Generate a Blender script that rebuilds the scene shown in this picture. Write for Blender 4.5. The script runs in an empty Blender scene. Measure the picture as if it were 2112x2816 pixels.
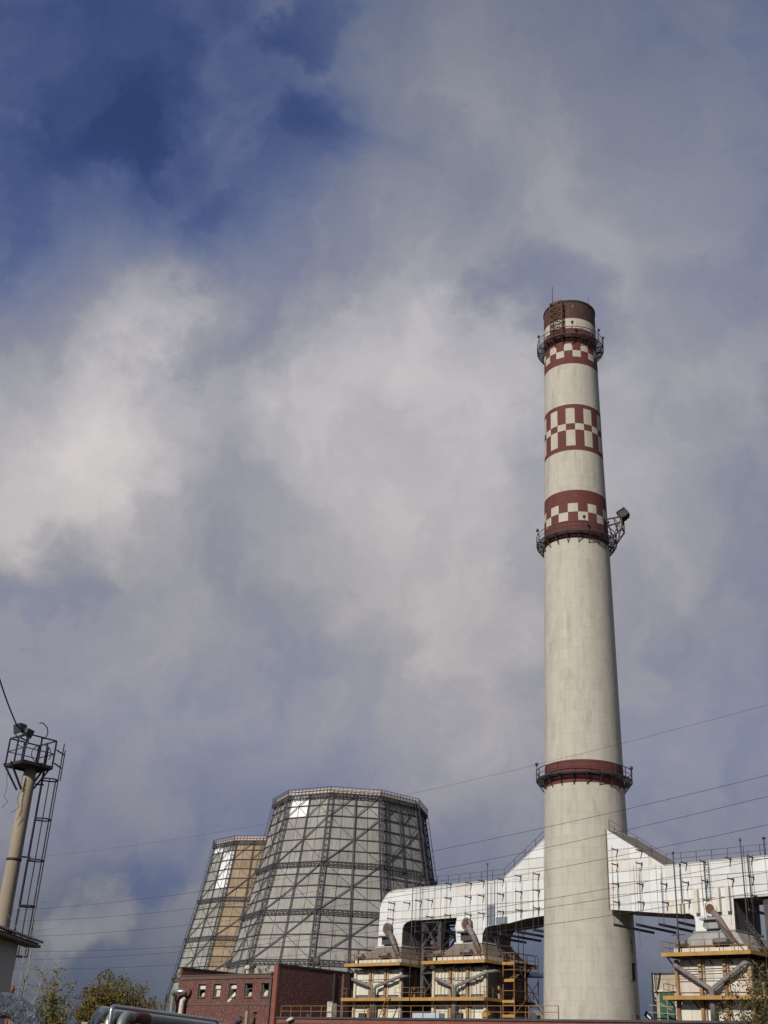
import bpy, math, random
from mathutils import Vector, Matrix
random.seed(7)
R = math.radians
SC = bpy.context.scene
COL = SC.collection

# ------------------------------------------------------------------ camera
F, PIT, ROL, YAW = 3101.0, R(26.347), R(2.975), R(45.753)
EYE = Vector((0, 0, 1.6))
def from_view(a, b, c):
    return Vector((a*math.cos(YAW)-b*math.sin(YAW), a*math.sin(YAW)+b*math.cos(YAW), c))
def ray(px, py):
    x, y = px-1056, 1408-py
    u = x*math.cos(ROL)-y*math.sin(ROL); v = x*math.sin(ROL)+y*math.cos(ROL)
    return from_view(u, F*math.cos(PIT)-v*math.sin(PIT), F*math.sin(PIT)+v*math.cos(PIT))
def on_y(px, py, Y):
    d = ray(px, py); return EYE + d*(Y/d.y)
def at_r(px, py, r):
    d = ray(px, py); return EYE + d*(r/math.hypot(d.x, d.y))
fw = from_view(0, math.cos(PIT), math.sin(PIT)); rt = from_view(1, 0, 0); up = rt.cross(fw)
cx = rt*math.cos(ROL)+up*math.sin(ROL); cy = -rt*math.sin(ROL)+up*math.cos(ROL)
cam = bpy.data.cameras.new('camera'); camo = bpy.data.objects.new('camera', cam); COL.objects.link(camo)
cam.sensor_fit = 'VERTICAL'; cam.sensor_height = 36; cam.sensor_width = 27; cam.lens = 36*F/2816
cam.clip_start = 0.1; cam.clip_end = 9000
M = Matrix.Identity(4)
for i in range(3):
    M[i][0], M[i][1], M[i][2], M[i][3] = cx[i], cy[i], -fw[i], EYE[i]
camo.matrix_world = M
SC.camera = camo

# ------------------------------------------------------------------ sky and sun
SUN = Vector((0.15, -1.0, 0.60)).normalized()
world = bpy.data.worlds.new('World'); SC.world = world; world.use_nodes = True
world.cycles.sampling_method = 'MANUAL'; world.cycles.sample_map_resolution = 256
WT = world.node_tree; WT.nodes.clear()
def wn(t, **k):
    n = WT.nodes.new(t)
    for a, b in k.items(): setattr(n, a, b)
    return n
def wl(a, b): WT.links.new(a, b)
def wmath(op, a, b=None, c=None):
    n = wn('ShaderNodeMath', operation=op)
    for i, v in enumerate((a, b, c)):
        if v is None: continue
        if isinstance(v, (int, float)): n.inputs[i].default_value = v
        else: wl(v, n.inputs[i])
    return n.outputs[0]
def wvec(op, a, b, scale=None):
    n = wn('ShaderNodeVectorMath', operation=op)
    for i, v in enumerate((a, b)):
        if v is None: continue
        if isinstance(v, (tuple, Vector)): n.inputs[i].default_value = v
        else: wl(v, n.inputs[i])
    if scale is not None: n.inputs['Scale'].default_value = scale
    return n.outputs['Value'] if op == 'DOT_PRODUCT' else n.outputs[0]
def wmap(v, a, b, c, d, smooth=True):
    n = wn('ShaderNodeMapRange', interpolation_type='SMOOTHSTEP' if smooth else 'LINEAR')
    wl(v, n.inputs[0])
    for i, q in enumerate((a, b, c, d)): n.inputs[i+1].default_value = q
    return n.outputs[0]
def wnoise(vec, scale, detail=6, rough=.55, lac=2.0, typ='FBM'):
    n = wn('ShaderNodeTexNoise'); wl(vec, n.inputs['Vector'])
    n.inputs['Scale'].default_value = scale; n.inputs['Detail'].default_value = detail
    n.inputs['Roughness'].default_value = rough; n.inputs['Lacunarity'].default_value = lac
    return n
def lin(r, g, b):
    f = lambda c: (c/255/12.92) if c/255 <= .04045 else ((c/255+.055)/1.055)**2.4
    return (f(r), f(g), f(b), 1)
SKYSTR = 0.1
sky = wn('ShaderNodeTexSky', sky_type='NISHITA', sun_disc=False)
sky.sun_elevation = math.asin(SUN.z); sky.sun_rotation = math.atan2(SUN.x, SUN.y)
tc = wn('ShaderNodeTexCoord')
D0 = wvec('NORMALIZE', tc.outputs['Generated'], None)
n1 = wnoise(D0, 2.6, 3, .5)
n2 = wnoise(D0, 7.0, 7, .6)
n3 = wnoise(wvec('MULTIPLY', D0, (1.0, 1.0, 1.6)), 20.0, 6, .62)
w1 = wvec('SCALE', wvec('SUBTRACT', n1.outputs['Color'], (.5, .5, .5)), None, .20)
w2 = wvec('SCALE', wvec('SUBTRACT', n2.outputs['Color'], (.5, .5, .5)), None, .22)
w3 = wvec('SCALE', wvec('SUBTRACT', n3.outputs['Color'], (.5, .5, .5)), None, .045)
DW = wvec('NORMALIZE', wvec('ADD', wvec('ADD', wvec('ADD', D0, w1), w2), w3), None)
# cloud masses and blue gaps, each a direction of the sky (found from the photograph), an angular radius and a weight
S = 2112/1659
blobs = [  # displayed x, y, radius(px of display), inner share, weight, warped or broad
    (100, 140, 780, 0, -.27, 0), (650, 60, 420, 0, -.10, 0), (1500, 0, 600, 0, -.10, 0), (1150, 380, 520, 0, .16, 0), (800, 1060, 760, 0, .22, 0), (1400, 1100, 500, 0, .14, 0), (100, 860, 480, 0, .18, 0), (300, 1150, 420, 0, .06, 0), (1500, 1500, 500, 0, -.05, 0), (500, 1600, 500, 0, -.04, 0), (1000, 600, 300, 0, -.12, 0), (560, 640, 260, 0, -.05, 0),
    (140, 790, 250, .2, .07, 1), (150, 1040, 260, .1, .08, 1), (110, 930, 320, .2, .12, 1), (260, 960, 240, .1, .10, 1), (60, 960, 240, .1, .10, 1), (230, 780, 150, .1, .08, 1), (120, 620, 200, .1, .04, 1),
    (840, 900, 360, .3, .17, 1), (830, 790, 170, .2, .10, 1), (1000, 830, 180, .2, .14, 1), (760, 1080, 400, .1, .15, 1), (600, 980, 200, .1, .06, 1),
    (1420, 1000, 260, .1, .16, 1), (1600, 720, 200, .1, .14, 1), (1010, 1330, 200, .1, .10, 1), (500, 1270, 250, .1, -.06, 1),
    (650, 60, 110, .1, -.15, 1), (605, 320, 110, .1, -.10, 1), (100, 300, 220, .1, -.13, 1), (270, 190, 170, .1, -.08, 1),
    (190, 385, 130, .1, -.16, 1), (480, 820, 110, .1, -.08, 1), (440, 620, 170, .1, -.10, 1), (1190, 700, 190, .1, -.18, 1), (20, 1180, 130, .1, -.14, 1), (1480, 620, 200, .1, -.10, 1),
    (180, 1950, 120, .2, .28, 1), (90, 2020, 120, .1, .12, 1), (380, 1990, 110, .1, .12, 1), (260, 1860, 110, .1, -.10, 1),
]
dens = wmath('MULTIPLY_ADD', wnoise(DW, 3.4, 7, .56).outputs[0], 0.80, -.40+.50)
dens = wmath('ADD', dens, wmath('MULTIPLY_ADD', wnoise(DW, 11., 6, .6).outputs[0],   .34, -.17))
DB = wvec('NORMALIZE', wvec('ADD', D0, w1), None)
for (bx, by, rad, inn, wgt, wp) in blobs:
    d = ray(bx*S, by*S).normalized(); d2 = ray(bx*S+8, by*S).normalized()
    a = math.acos(max(-1, min(1, d.dot(d2))))/8*rad*S
    v = wvec('DOT_PRODUCT', DW if wp else DB, d)
    dens = wmath('MULTIPLY_ADD', wmap(v, math.cos(a), math.cos(a*inn), 0, 1), wgt, dens)
ramp = wn('ShaderNodeValToRGB'); wl(wmath('MULTIPLY', dens, .8), ramp.inputs[0])
els = [(0.0, lin(56, 76, 130)), (.2, lin(90, 104, 143)), (.38, lin(122, 128, 150)), (.5, lin(140, 142, 155)), (.6, lin(155, 155, 163)), (.8, lin(184, 181, 184)), (1.0, lin(205, 200, 199))]
ce = ramp.color_ramp.elements
ce[0].position, ce[0].color = els[0]; ce[1].position, ce[1].color = els[-1]
for q in els[1:-1]:
    e = ce.new(q[0]); e.color = q[1]
sep = wn('ShaderNodeSeparateXYZ'); wl(D0, sep.inputs[0])
dark = wn('ShaderNodeValToRGB')
wl(wmath('ADD', sep.outputs[2], wmath('MULTIPLY_ADD', n1.outputs[0], .10, -.05)), dark.inputs[0])
de = dark.color_ramp.elements
de[0].position, de[0].color = 0.0, (.30, .36, .39, 1)
de[1].position, de[1].color = .80, (.70, .76, .82, 1)
for p_, c_ in ((.07, (.50, .55, .58, 1)), (.15, (.94, .93, .92, 1)), (.25, (1.27, 1.22, 1.14, 1)), (.36, (1.10, 1.08, 1.04, 1)), (.46, (1.04, 1.04, 1.04, 1)), (.60, (1, 1.01, 1.04, 1))):
    e = de.new(p_); e.color = c_
def wmix(fac, a, b, mode='MIX'):
    n = wn('ShaderNodeMix', data_type='RGBA', blend_type=mode)
    if isinstance(fac, (int, float)): n.inputs[0].default_value = fac
    else: wl(fac, n.inputs[0])
    for s, v in ((6, a), (7, b)):
        if isinstance(v, tuple): n.inputs[s].default_value = v
        else: wl(v, n.inputs[s])
    return n.outputs[2]
cloud = wmix(1.0, ramp.outputs[0], dark.outputs[0], 'MULTIPLY')
k = 1/SKYSTR
cloud = wmix(1.0, cloud, (k, k, k, 1), 'MULTIPLY')
clear = wmix(1.0, sky.outputs[0], (.17, .20, .30, 1), 'MULTIPLY')
clear = wmix(1.0, clear, (2.2, 2.2, 2.2, 1), 'MULTIPLY')
final = wmix(wmap(dens, -.22, .42, 0, 1), clear, cloud)
bg = wn('ShaderNodeBackground'); wl(final, bg.inputs[0]); bg.inputs[1].default_value = SKYSTR
wo = wn('ShaderNodeOutputWorld'); wl(bg.outputs[0], wo.inputs[0])
sl = bpy.data.lights.new('sun', 'SUN'); sl.energy = 3.9; sl.angle = R(.53); sl.color = (1, .955, .88)
so = bpy.data.objects.new('sun', sl); COL.objects.link(so)
so.rotation_euler = SUN.to_track_quat('Z', 'Y').to_euler(); so.location = (0, -40, 60)
vs = SC.view_settings
vs.view_transform = 'Standard'; vs.look = 'None'; vs.exposure = 0; vs.gamma = 1; vs.use_curve_mapping = False

# ------------------------------------------------------------------ materials
MT = {}
def mat(name, c1, c2=None, rough=.8, scale=(1, 1, 1), ns=1.0, lo=.35, hi=.65, c3=None, s3=(1, 1, 1), n3=1.0, lo3=.55, hi3=.75,
        bump=0, bs=6.0, metal=0, spec=.3, brick=None, vary=0, uv=False, det=6):
    m = bpy.data.materials.new(name); m.use_nodes = True; MT[name] = m
    T = m.node_tree; B = T.nodes['Principled BSDF']
    B.inputs['Roughness'].default_value = rough; B.inputs['Metallic'].default_value = metal
    B.inputs['Specular IOR Level'].default_value = spec
    if uv: src = T.nodes.new('ShaderNodeUVMap').outputs[0]
    else: src = T.nodes.new('ShaderNodeNewGeometry').outputs['Position']
    def noise(sc, n, d=det):
        mp = T.nodes.new('ShaderNodeMapping'); mp.inputs['Scale'].default_value = sc; T.links.new(src, mp.inputs[0])
        q = T.nodes.new('ShaderNodeTexNoise'); q.inputs['Scale'].default_value = n; q.inputs['Detail'].default_value = d
        q.inputs['Roughness'].default_value = .62
        T.links.new(mp.outputs[0], q.inputs['Vector']); return q.outputs[0]
    def mr(v, a, b):
        q = T.nodes.new('ShaderNodeMapRange'); q.inputs[1].default_value = a; q.inputs[2].default_value = b
        T.links.new(v, q.inputs[0]); return q.outputs[0]
    def mix(f_, a, b, mode='MIX'):
        q = T.nodes.new('ShaderNodeMix'); q.data_type = 'RGBA'; q.blend_type = mode
        for i, v in ((0, f_), (6, a), (7, b)):
            if isinstance(v, (int, float)): q.inputs[i].default_value = v
            elif isinstance(v, tuple): q.inputs[i].default_value = v if len(v) == 4 else (*v, 1)
            else: T.links.new(v, q.inputs[i])
        return q.outputs[2]
    col = mix(mr(noise(scale, ns), lo, hi), c1, c2 or c1)
    if c3: col = mix(mr(noise(s3, n3), lo3, hi3), col, c3)
    if brick:
        bw, bh, mort, mc, amt = brick
        sv = src
        if not uv:   # brick courses run along whichever horizontal axis: use x+y
            s = T.nodes.new('ShaderNodeSeparateXYZ'); T.links.new(src, s.inputs[0])
            ad = T.nodes.new('ShaderNodeMath'); T.links.new(s.outputs[0], ad.inputs[0]); T.links.new(s.outputs[1], ad.inputs[1])
            cb = T.nodes.new('ShaderNodeCombineXYZ'); T.links.new(ad.outputs[0], cb.inputs[0]); T.links.new(s.outputs[2], cb.inputs[1]); sv = cb.outputs[0]
        q = T.nodes.new('ShaderNodeTexBrick'); T.links.new(sv, q.inputs['Vector'])
        q.inputs['Scale'].default_value = 1; q.inputs['Brick Width'].default_value = bw; q.inputs['Row Height'].default_value = bh
        q.inputs['Mortar Size'].default_value = mort; q.inputs['Mortar Smooth'].default_value = .3
        q.inputs['Color1'].default_value = (1, 1, 1, 1); q.inputs['Color2'].default_value = (amt, amt, amt, 1); q.inputs['Mortar'].default_value = (*mc, 1)
        col = mix(1.0, col, q.outputs[0], 'MULTIPLY')
    if vary:
        oi = T.nodes.new('ShaderNodeObjectInfo')
        q = T.nodes.new('ShaderNodeMapRange'); q.inputs[3].default_value = 1-vary; q.inputs[4].default_value = 1+vary*.35
        T.links.new(oi.outputs['Random'], q.inputs[0])
        cb = T.nodes.new('ShaderNodeCombineColor'); [T.links.new(q.outputs[0], cb.inputs[i]) for i in range(3)]
        col = mix(1.0, col, cb.outputs[0], 'MULTIPLY')
    T.links.new(col, B.inputs['Base Color'])
    if bump:
        b = T.nodes.new('ShaderNodeBump'); b.inputs['Strength'].default_value = 1; b.inputs['Distance'].default_value = bump
        T.links.new(noise((1, 1, 1), bs), b.inputs['Height']); T.links.new(b.outputs[0], B.inputs['Normal'])
    return m
ST = (1, 1, .12)
mat('concrete', (.515, .478, .408), (.43, .397, .335), .9, (1, .05, 1), .9, .3, .7, (.32, .285, .23), (1, .22, 1), .9, .52, .80, bump=.03, bs=1.5, brick=(1.15, 1.3, .022, (.80, .78, .75), .93), uv=True)
mat('white_paint_concrete', (.52, .475, .39), (.41, .375, .31), .85, (1, .12, 1), .9, .3, .7, (.22, .15, .12), (1, .5, 1), 1.6, .60, .78, bump=.02, bs=2, brick=(1.15, 1.3, .016, (.82, .8, .78), .94), uv=True)
mat('red_paint_concrete', (.140, .042, .035), (.105, .034, .030), .8, (1, .10, 1), .9, .3, .7, (.20, .12, .10), (1, .6, 1), 1.8, .63, .80, bump=.02, bs=2, brick=(1.15, 1.3, .016, (.85, .83, .82), .93), uv=True)
mat('sooty_red', (.105, .045, .035), (.05, .030, .026), .85, (1, .25, 1), .8, .35, .65, (.34, .27, .15), (1, .6, 1), 2.2, .64, .74, bump=.03, bs=2, uv=True)
mat('soot', (.04, .036, .034), (.06, .05, .045), .95)
mat('dark_steel', (.045, .043, .055), (.07, .06, .06), .7, ns=1.3)
mat('gallery_steel', (.035, .033, .042), (.075, .05, .043), .75, ns=1.1)
mat('tower_steel', (.055, .053, .066), (.085, .08, .088), .7, ns=.7)
mat('tower_steel_rusty', (.075, .045, .04), (.05, .038, .042), .75, ns=.6)
mat('cladding', (.36, .345, .312), (.25, .24, .218), .9, (1, 1, .09), .9, .3, .7, (.14, .13, .11), (1, 1, .05), 1.6, .52, .80, bump=.02, bs=3, vary=.16)
mat('cladding_tan', (.36, .275, .185), (.26, .19, .12), .9, (1, 1, .09), 1.1, .3, .7, (.18, .11, .06), (1, 1, .05), 1.4, .58, .8, bump=.02, bs=3, vary=.22)
mat('cladding_bright', (.86, .86, .84), (.80, .80, .77), .35, ns=.8, spec=.7)
mat('rim_cream', (.62, .54, .45), (.52, .40, .33), .8, ns=.6)
mat('duct_white', (.70, .705, .70), (.62, .62, .60), .55, (1, 1, .3), .7, .3, .7, (.56, .45, .32), (1, 1, .22), 1.4, .66, .88, bump=.012, bs=1.1, vary=.13)
mat('duct_rusty', (.67, .65, .60), (.63, .59, .52), .7, (1, 1, .3), 1.2, .35, .65, (.46, .30, .17), (1, 1, .2), 1.5, .55, .80, bump=.01, bs=2, vary=.08)
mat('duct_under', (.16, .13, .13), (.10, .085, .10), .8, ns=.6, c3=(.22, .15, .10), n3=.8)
mat('seam_rust', (.45, .36, .26), (.70, .66, .60), .7, (1, 1, 1), .35, .45, .6)
mat('galvanised', (.50, .54, .56), (.40, .44, .47), .35, ns=2.5, metal=.7, bump=.01, bs=4)
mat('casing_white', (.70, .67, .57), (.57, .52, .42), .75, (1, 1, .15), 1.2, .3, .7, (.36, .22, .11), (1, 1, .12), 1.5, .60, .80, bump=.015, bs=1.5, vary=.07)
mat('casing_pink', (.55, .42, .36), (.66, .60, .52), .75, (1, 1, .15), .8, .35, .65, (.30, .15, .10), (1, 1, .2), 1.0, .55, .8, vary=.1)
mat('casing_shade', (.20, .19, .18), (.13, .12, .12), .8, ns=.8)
mat('column_rust', (.25, .125, .055), (.40, .28, .16), .8, (1, 1, .3), 1.4, .4, .62, (.13, .06, .04), (1, 1, .3), 1.3, .55, .7)
mat('column_cream', (.58, .53, .42), (.44, .33, .20), .8, (1, 1, .3), 1.4, .42, .66, (.22, .10, .05), (1, 1, .3), 1.0, .62, .76)
mat('yellow_fascia', (.43, .25, .075), (.34, .185, .06), .7, (1, 1, 1), .8, .4, .65, (.28, .12, .05), (1, 1, 1), .9, .62, .74)
mat('yellow_rail', (.27, .15, .05), (.19, .095, .04), .75, ns=1.5)
mat('platform_under', (.10, .035, .03), (.045, .028, .028), .85, ns=.7)
mat('hood_brown', (.20, .165, .135), (.14, .115, .10), .85, (1, 1, .3), .8, .35, .65, (.27, .15, .075), (1, 1, .3), .8, .6, .78)
mat('hood_grey', (.33, .34, .33), (.24, .24, .22), .8, (1, 1, .3), .6, .35, .65, (.36, .19, .08), (1, 1, .3), .7, .58, .75)
mat('pipe_lagging', (.14, .125, .13), (.22, .20, .19), .7, ns=1.6, c3=(.12, .08, .06), n3=1.2, bump=.03, bs=2)
mat('pipe_dark', (.055, .05, .06), (.09, .075, .07), .7, ns=1)
mat('blue_pipe', (.035, .04, .075), (.05, .055, .08), .6)
mat('rust_red', (.15, .036, .028), (.10, .034, .028), .8, ns=1.3)
mat('rust', (.15, .07, .04), (.10, .05, .035), .85, ns=1.2)
mat('brick', (.155, .066, .056), (.10, .042, .040), .92, (1, 1, 1), 1.0, .35, .65, (.30, .17, .135), (1, 1, 2.0), 3.2, .52, .64, bump=.01, bs=6, brick=(.26, .077, .010, (.85, .85, .85), .82))
mat('brick_red', (.26, .095, .065), (.20, .07, .052), .92, (1, 1, 2), .6, .35, .65, (.35, .24, .19), (1, 1, 2.2), 2.6, .64, .75, bump=.01, bs=6, brick=(.26, .077, .010, (.85, .85, .85), .82))
mat('brick_dark', (.15, .10, .078), (.11, .072, .058), .92, (1, 1, 2), 1.2, brick=(.26, .077, .010, (.85, .85, .85), .82))
mat('roof_felt', (.055, .05, .06), (.08, .07, .075), .9, ns=.8)
mat('frame_wood', (.10, .085, .07), (.16, .14, .12), .8, ns=2)
mat('board_white', (.66, .64, .58), (.54, .52, .46), .7, ns=2)
mat('rag', (.60, .55, .46), (.44, .38, .30), .9, ns=3)
mat('interior', (.05, .045, .042), (.035, .03, .03), .95)
mat('insulation', (.62, .58, .50), (.42, .38, .32), .9, ns=3, bump=.05, bs=5)
mat('mast_concrete', (.33, .27, .195), (.25, .21, .155), .9, (1, 1, .2), 2.0, .3, .7, (.22, .19, .15), (1, 1, .3), 2, .6, .8, bump=.01, bs=6)
mat('mast_steel', (.025, .024, .034), (.04, .035, .04), .7, ns=3)
mat('lamp_body', (.05, .048, .055), (.08, .075, .08), .55, ns=5)
mat('glass', (.04, .05, .06), rough=.08, spec=.8)
mat('plaster', (.46, .43, .38), (.37, .345, .30), .92, (1, 1, .4), .8, .3, .7, bump=.015, bs=5)
mat('slate', (.10, .085, .085), (.065, .055, .06), .9, ns=2.5, bump=.01, bs=8)
mat('pipe_silver', (.42, .45, .46), (.34, .37, .38), .33, ns=2.5, metal=.75, c3=(.20, .17, .15), n3=2.2, lo3=.62, hi3=.74, bump=.006, bs=5)
mat('pipe_grey', (.17, .185, .19), (.23, .24, .24), .5, ns=3, metal=.3, c3=(.25, .14, .09), n3=2.6, lo3=.6, hi3=.72, bump=.006, bs=6)
mat('foil', (.26, .28, .33), (.10, .11, .14), .3, ns=7, metal=.8, bump=.12, bs=14, c3=(.10, .10, .13), n3=11, lo3=.5, hi3=.7)
mat('rust_orange', (.26, .06, .03), (.18, .05, .03), .8, ns=6)
mat('wire', (.035, .033, .035), rough=.7)
mat('leaf_bush', (.155, .11, .022), (.075, .075, .018), .7, ns=1.1, lo=.38, hi=.62, c3=(.22, .115, .025), n3=2.2, lo3=.56, hi3=.68)
mat('leaf_yellow', (.24, .165, .028), (.13, .12, .03), .7, ns=2.0, lo=.4, hi=.6)
mat('leaf_right', (.12, .095, .028), (.065, .065, .022), .7, ns=2.5, lo=.4, hi=.6, c3=(.22, .13, .04), n3=3, lo3=.57, hi3=.7)
mat('bark', (.10, .08, .062), (.16, .14, .12), .95, ns=8)
mat('bark_pale', (.30, .28, .26), (.20, .18, .16), .95, ns=5)
mat('block_beige', (.46, .40, .31), (.36, .31, .24), .9, ns=.6, brick=(3.0, 1.2, .03, (.5, .48, .45), .94))
mat('green_door', (.025, .085, .055), (.035, .10, .07), .6, ns=2)
mat('stripe_black', (.02, .02, .022), rough=.7)
mat('stripe_white', (.75, .75, .72), rough=.7)
mat('pale_blue', (.42, .50, .55), (.36, .44, .50), .7, ns=1)
mat('ground', (.085, .075, .05), (.06, .07, .03), .97, ns=.15, c3=(.14, .12, .09), n3=.6, bump=.06, bs=1.2)

# ------------------------------------------------------------------ mesh helpers
class MB:
    def __init__(s): s.v = []; s.f = []; s.m = []; s.sm = []
    def add(s, vs, fs, mi=0, smooth=False):
        o = len(s.v); s.v += [tuple(p) for p in vs]
        for q in fs: s.f.append([i+o for i in q]); s.m.append(mi); s.sm.append(smooth)
        return s
    def hexa(s, c, mi=0):   # 8 corners: 4 bottom ccw then 4 top
        return s.add(c, [(0, 3, 2, 1), (4, 5, 6, 7), (0, 1, 5, 4), (1, 2, 6, 5), (2, 3, 7, 6), (3, 0, 4, 7)], mi)
    def box(s, a, b, mi=0):
        (x0, y0, z0), (x1, y1, z1) = a, b
        return s.hexa([(x0, y0, z0), (x1, y0, z0), (x1, y1, z0), (x0, y1, z0), (x0, y0, z1), (x1, y0, z1), (x1, y1, z1), (x0, y1, z1)], mi)
    def bar(s, p, q, w, h=None, mi=0, upv=(0, 0, 1)):
        p, q = Vector(p), Vector(q); h = h or w; d = (q-p).normalized(); u = Vector(upv)
        if abs(d.dot(u)) > .98: u = Vector((1, 0, 0))
        a = d.cross(u).normalized()*w/2; b = a.cross(d).normalized()*h/2
        return s.hexa([p-a-b, p+a-b, q+a-b, q-a-b, p-a+b, p+a+b, q+a+b, q-a+b], mi)
    def tube(s, pts, r, n=8, mi=0, caps=True, closed=False):
        pts = [Vector(p) for p in pts]; N = len(pts)
        rs = r if isinstance(r, (list, tuple)) else [r]*N
        o = len(s.v); prev = None
        for i in range(N):
            if closed: d = (pts[(i+1) % N]-pts[i-1]).normalized()
            else: d = (pts[min(i+1, N-1)]-pts[max(i-1, 0)]).normalized()
            if prev is None:
                u = Vector((0, 0, 1)) if abs(d.z) < .9 else Vector((1, 0, 0))
                a = d.cross(u).normalized()
            else:
                a = (prev-d*prev.dot(d))
                a = a.normalized() if a.length > 1e-6 else d.cross(Vector((1, .3, .2))).normalized()
            prev = a; b = d.cross(a)
            for k in range(n):
                t = 2*math.pi*k/n; s.v.append(tuple(pts[i]+(a*math.cos(t)+b*math.sin(t))*rs[i]))
        for i in range(N if closed else N-1):
            j = (i+1) % N
            for k in range(n):
                l = (k+1) % n
                s.f.append([o+i*n+k, o+i*n+l, o+j*n+l, o+j*n+k]); s.m.append(mi); s.sm.append(n > 5)
        if caps and not closed:
            s.f.append([o+k for k in range(n)][::-1]); s.m.append(mi); s.sm.append(False)
            s.f.append([o+(N-1)*n+k for k in range(n)]); s.m.append(mi); s.sm.append(False)
        return s
    def prism(s, poly, axis, a, b, mi=0):   # poly in the two other axes, extruded along axis ('x','y','z') from a to b
        def P(u, v, w):
            return {'x': (w, u, v), 'y': (u, w, v), 'z': (u, v, w)}[axis]
        n = len(poly); o = len(s.v)
        s.v += [P(u, v, a) for u, v in poly]+[P(u, v, b) for u, v in poly]
        ar = sum(poly[i][0]*poly[(i+1) % n][1]-poly[(i+1) % n][0]*poly[i][1] for i in range(n))
        flip = (ar > 0) == (axis == 'y')
        F_ = [[o+i for i in range(n)][::-1], [o+n+i for i in range(n)]]+[[o+i, o+(i+1) % n, o+n+(i+1) % n, o+n+i] for i in range(n)]
        for q in F_:
            s.f.append(q[::-1] if flip else q); s.m.append(mi); s.sm.append(False)
        return s
    def mesh(s, name, mats, off=(0, 0, 0)):
        me = bpy.data.meshes.new(name)
        o = Vector(off)
        me.from_pydata([tuple(Vector(p)-o) for p in s.v], [], s.f)
        for m in (mats if isinstance(mats, (list, tuple)) else [mats]): me.materials.append(MT[m])
        me.polygons.foreach_set('material_index', s.m); me.polygons.foreach_set('use_smooth', s.sm); me.update()
        return me
def tag(o, label, cat, group=None):
    o['label'] = label; o['category'] = cat
    if group: o['group'] = group
    return o
ORG = {}
def thing(name, label, cat, loc, group=None, rz=0):
    o = bpy.data.objects.new(name, None); COL.objects.link(o); o.empty_display_size = .5
    o.location = loc; o.rotation_euler.z = rz; ORG[o.name] = Vector(loc)
    return tag(o, label, cat, group)
def part(name, mb, mats, parent=None, label=None):    # vertices given in world space (thing not rotated)
    if parent is None:
        n = len(mb.v); c = Vector((sum(p[0] for p in mb.v)/n, sum(p[1] for p in mb.v)/n, min(p[2] for p in mb.v)))
    else: c = ORG[parent.name]
    o = bpy.data.objects.new(name, mb.mesh(name, mats, c)); COL.objects.link(o)
    if parent is None: o.location = c
    else: o.parent = parent
    ORG[o.name] = c
    if label: o['label'] = label
    return o
def inst(name, me, parent, loc, rz=0, rot=None):       # shared mesh, own place; loc in world space
    o = bpy.data.objects.new(name, me); COL.objects.link(o); o.parent = parent
    o.location = Vector(loc)-ORG[parent.name]; o.rotation_euler = rot or (0, 0, rz); ORG[o.name] = Vector(loc)
    return o
def local(name, me, parent, rz=0):                      # mesh already in the parent's local space
    o = bpy.data.objects.new(name, me); COL.objects.link(o); o.parent = parent; o.rotation_euler.z = rz
    return o
def structure(o): o['kind'] = 'structure'; return o
def clip(poly, x0, x1, z0, z1):
    def cut(P, k, v, keep_gt):
        out = []
        for i in range(len(P)):
            a, b = P[i-1], P[i]
            ia = (a[k] >= v) == keep_gt or a[k] == v; ib = (b[k] >= v) == keep_gt or b[k] == v
            if ia != ib:
                t = (v-a[k])/(b[k]-a[k]); out.append((a[0]+(b[0]-a[0])*t, a[1]+(b[1]-a[1])*t))
            if ib: out.append(b)
        return out
    for k, v, g in ((0, x0, True), (0, x1, False), (1, z0, True), (1, z1, False)):
        poly = cut(poly, k, v, g)
        if len(poly) < 3: return []
    return poly
def area(P): return abs(sum(P[i-1][0]*P[i][1]-P[i][0]*P[i-1][1] for i in range(len(P))))/2

# ------------------------------------------------------------------ ground
mb = MB(); mb.add([(-3000, -3000, 0), (3000, -3000, 0), (3000, 3000, 0), (-3000, 3000, 0)], [(0, 1, 2, 3)])
structure(part('ground', mb, 'ground'))

# ------------------------------------------------------------------ chimney
CX, CY = -76.96, 109.94
toC = Vector((-CX, -CY, 0)).normalized(); toR = Vector((-toC.y, toC.x, 0))   # towards the viewer / to the viewer's right
def chim_dir(deg): return toC*math.cos(R(deg))+toR*math.sin(R(deg))
RP = [(0, 5.35), (7.8, 5.13), (33.7, 4.57), (63, 4.15), (77, 3.86), (88, 3.70), (99.6, 3.60), (120, 3.5)]
def crad(z):
    for (a, ra), (b, rb) in zip(RP, RP[1:]):
        if a <= z <= b: return ra+(rb-ra)*(z-a)/(b-a)
ch = thing('chimney', 'tall concrete chimney with dark red bands and white chequers', 'chimney', (CX, CY, 0))
bands = [(0, 'c'), (31.94, 'r'), (34.56, 'c'), (62.69, 'r'), (65.19, 'B'), (66.4, 'A'), (67.63, 'r'), (69.55, 'c'), (75.5, 'r'), (76.2, 'A'), (78.62, 'B'), (79.6, 'A'), (81.99, 'r'),
         (82.61, 'c'), (89.17, 'r'), (90.3, 'B'), (91.35, 'A'), (92.47, 'r'), (95.1, 'w'), (96.74, 's'), (99.6, None)]
NA = 80; mb = MB(); vs_, uvs = [], []
zs = []
for (z0, k0), (z1, _) in zip(bands, bands[1:]):
    n = max(1, int((z1-z0)/2.6))
    zs += [(z0+(z1-z0)*i/n, k0) for i in range(n)]
zs.append((99.6, None))
for z, k in zs:
    for a in range(NA+1):
        d = chim_dir(4.6+a*360/NA); mb.v.append(tuple(Vector((CX, CY, 0))+d*crad(z)+Vector((0, 0, z)))); uvs.append((a*360/NA*R(1)*4.4, z))
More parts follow.
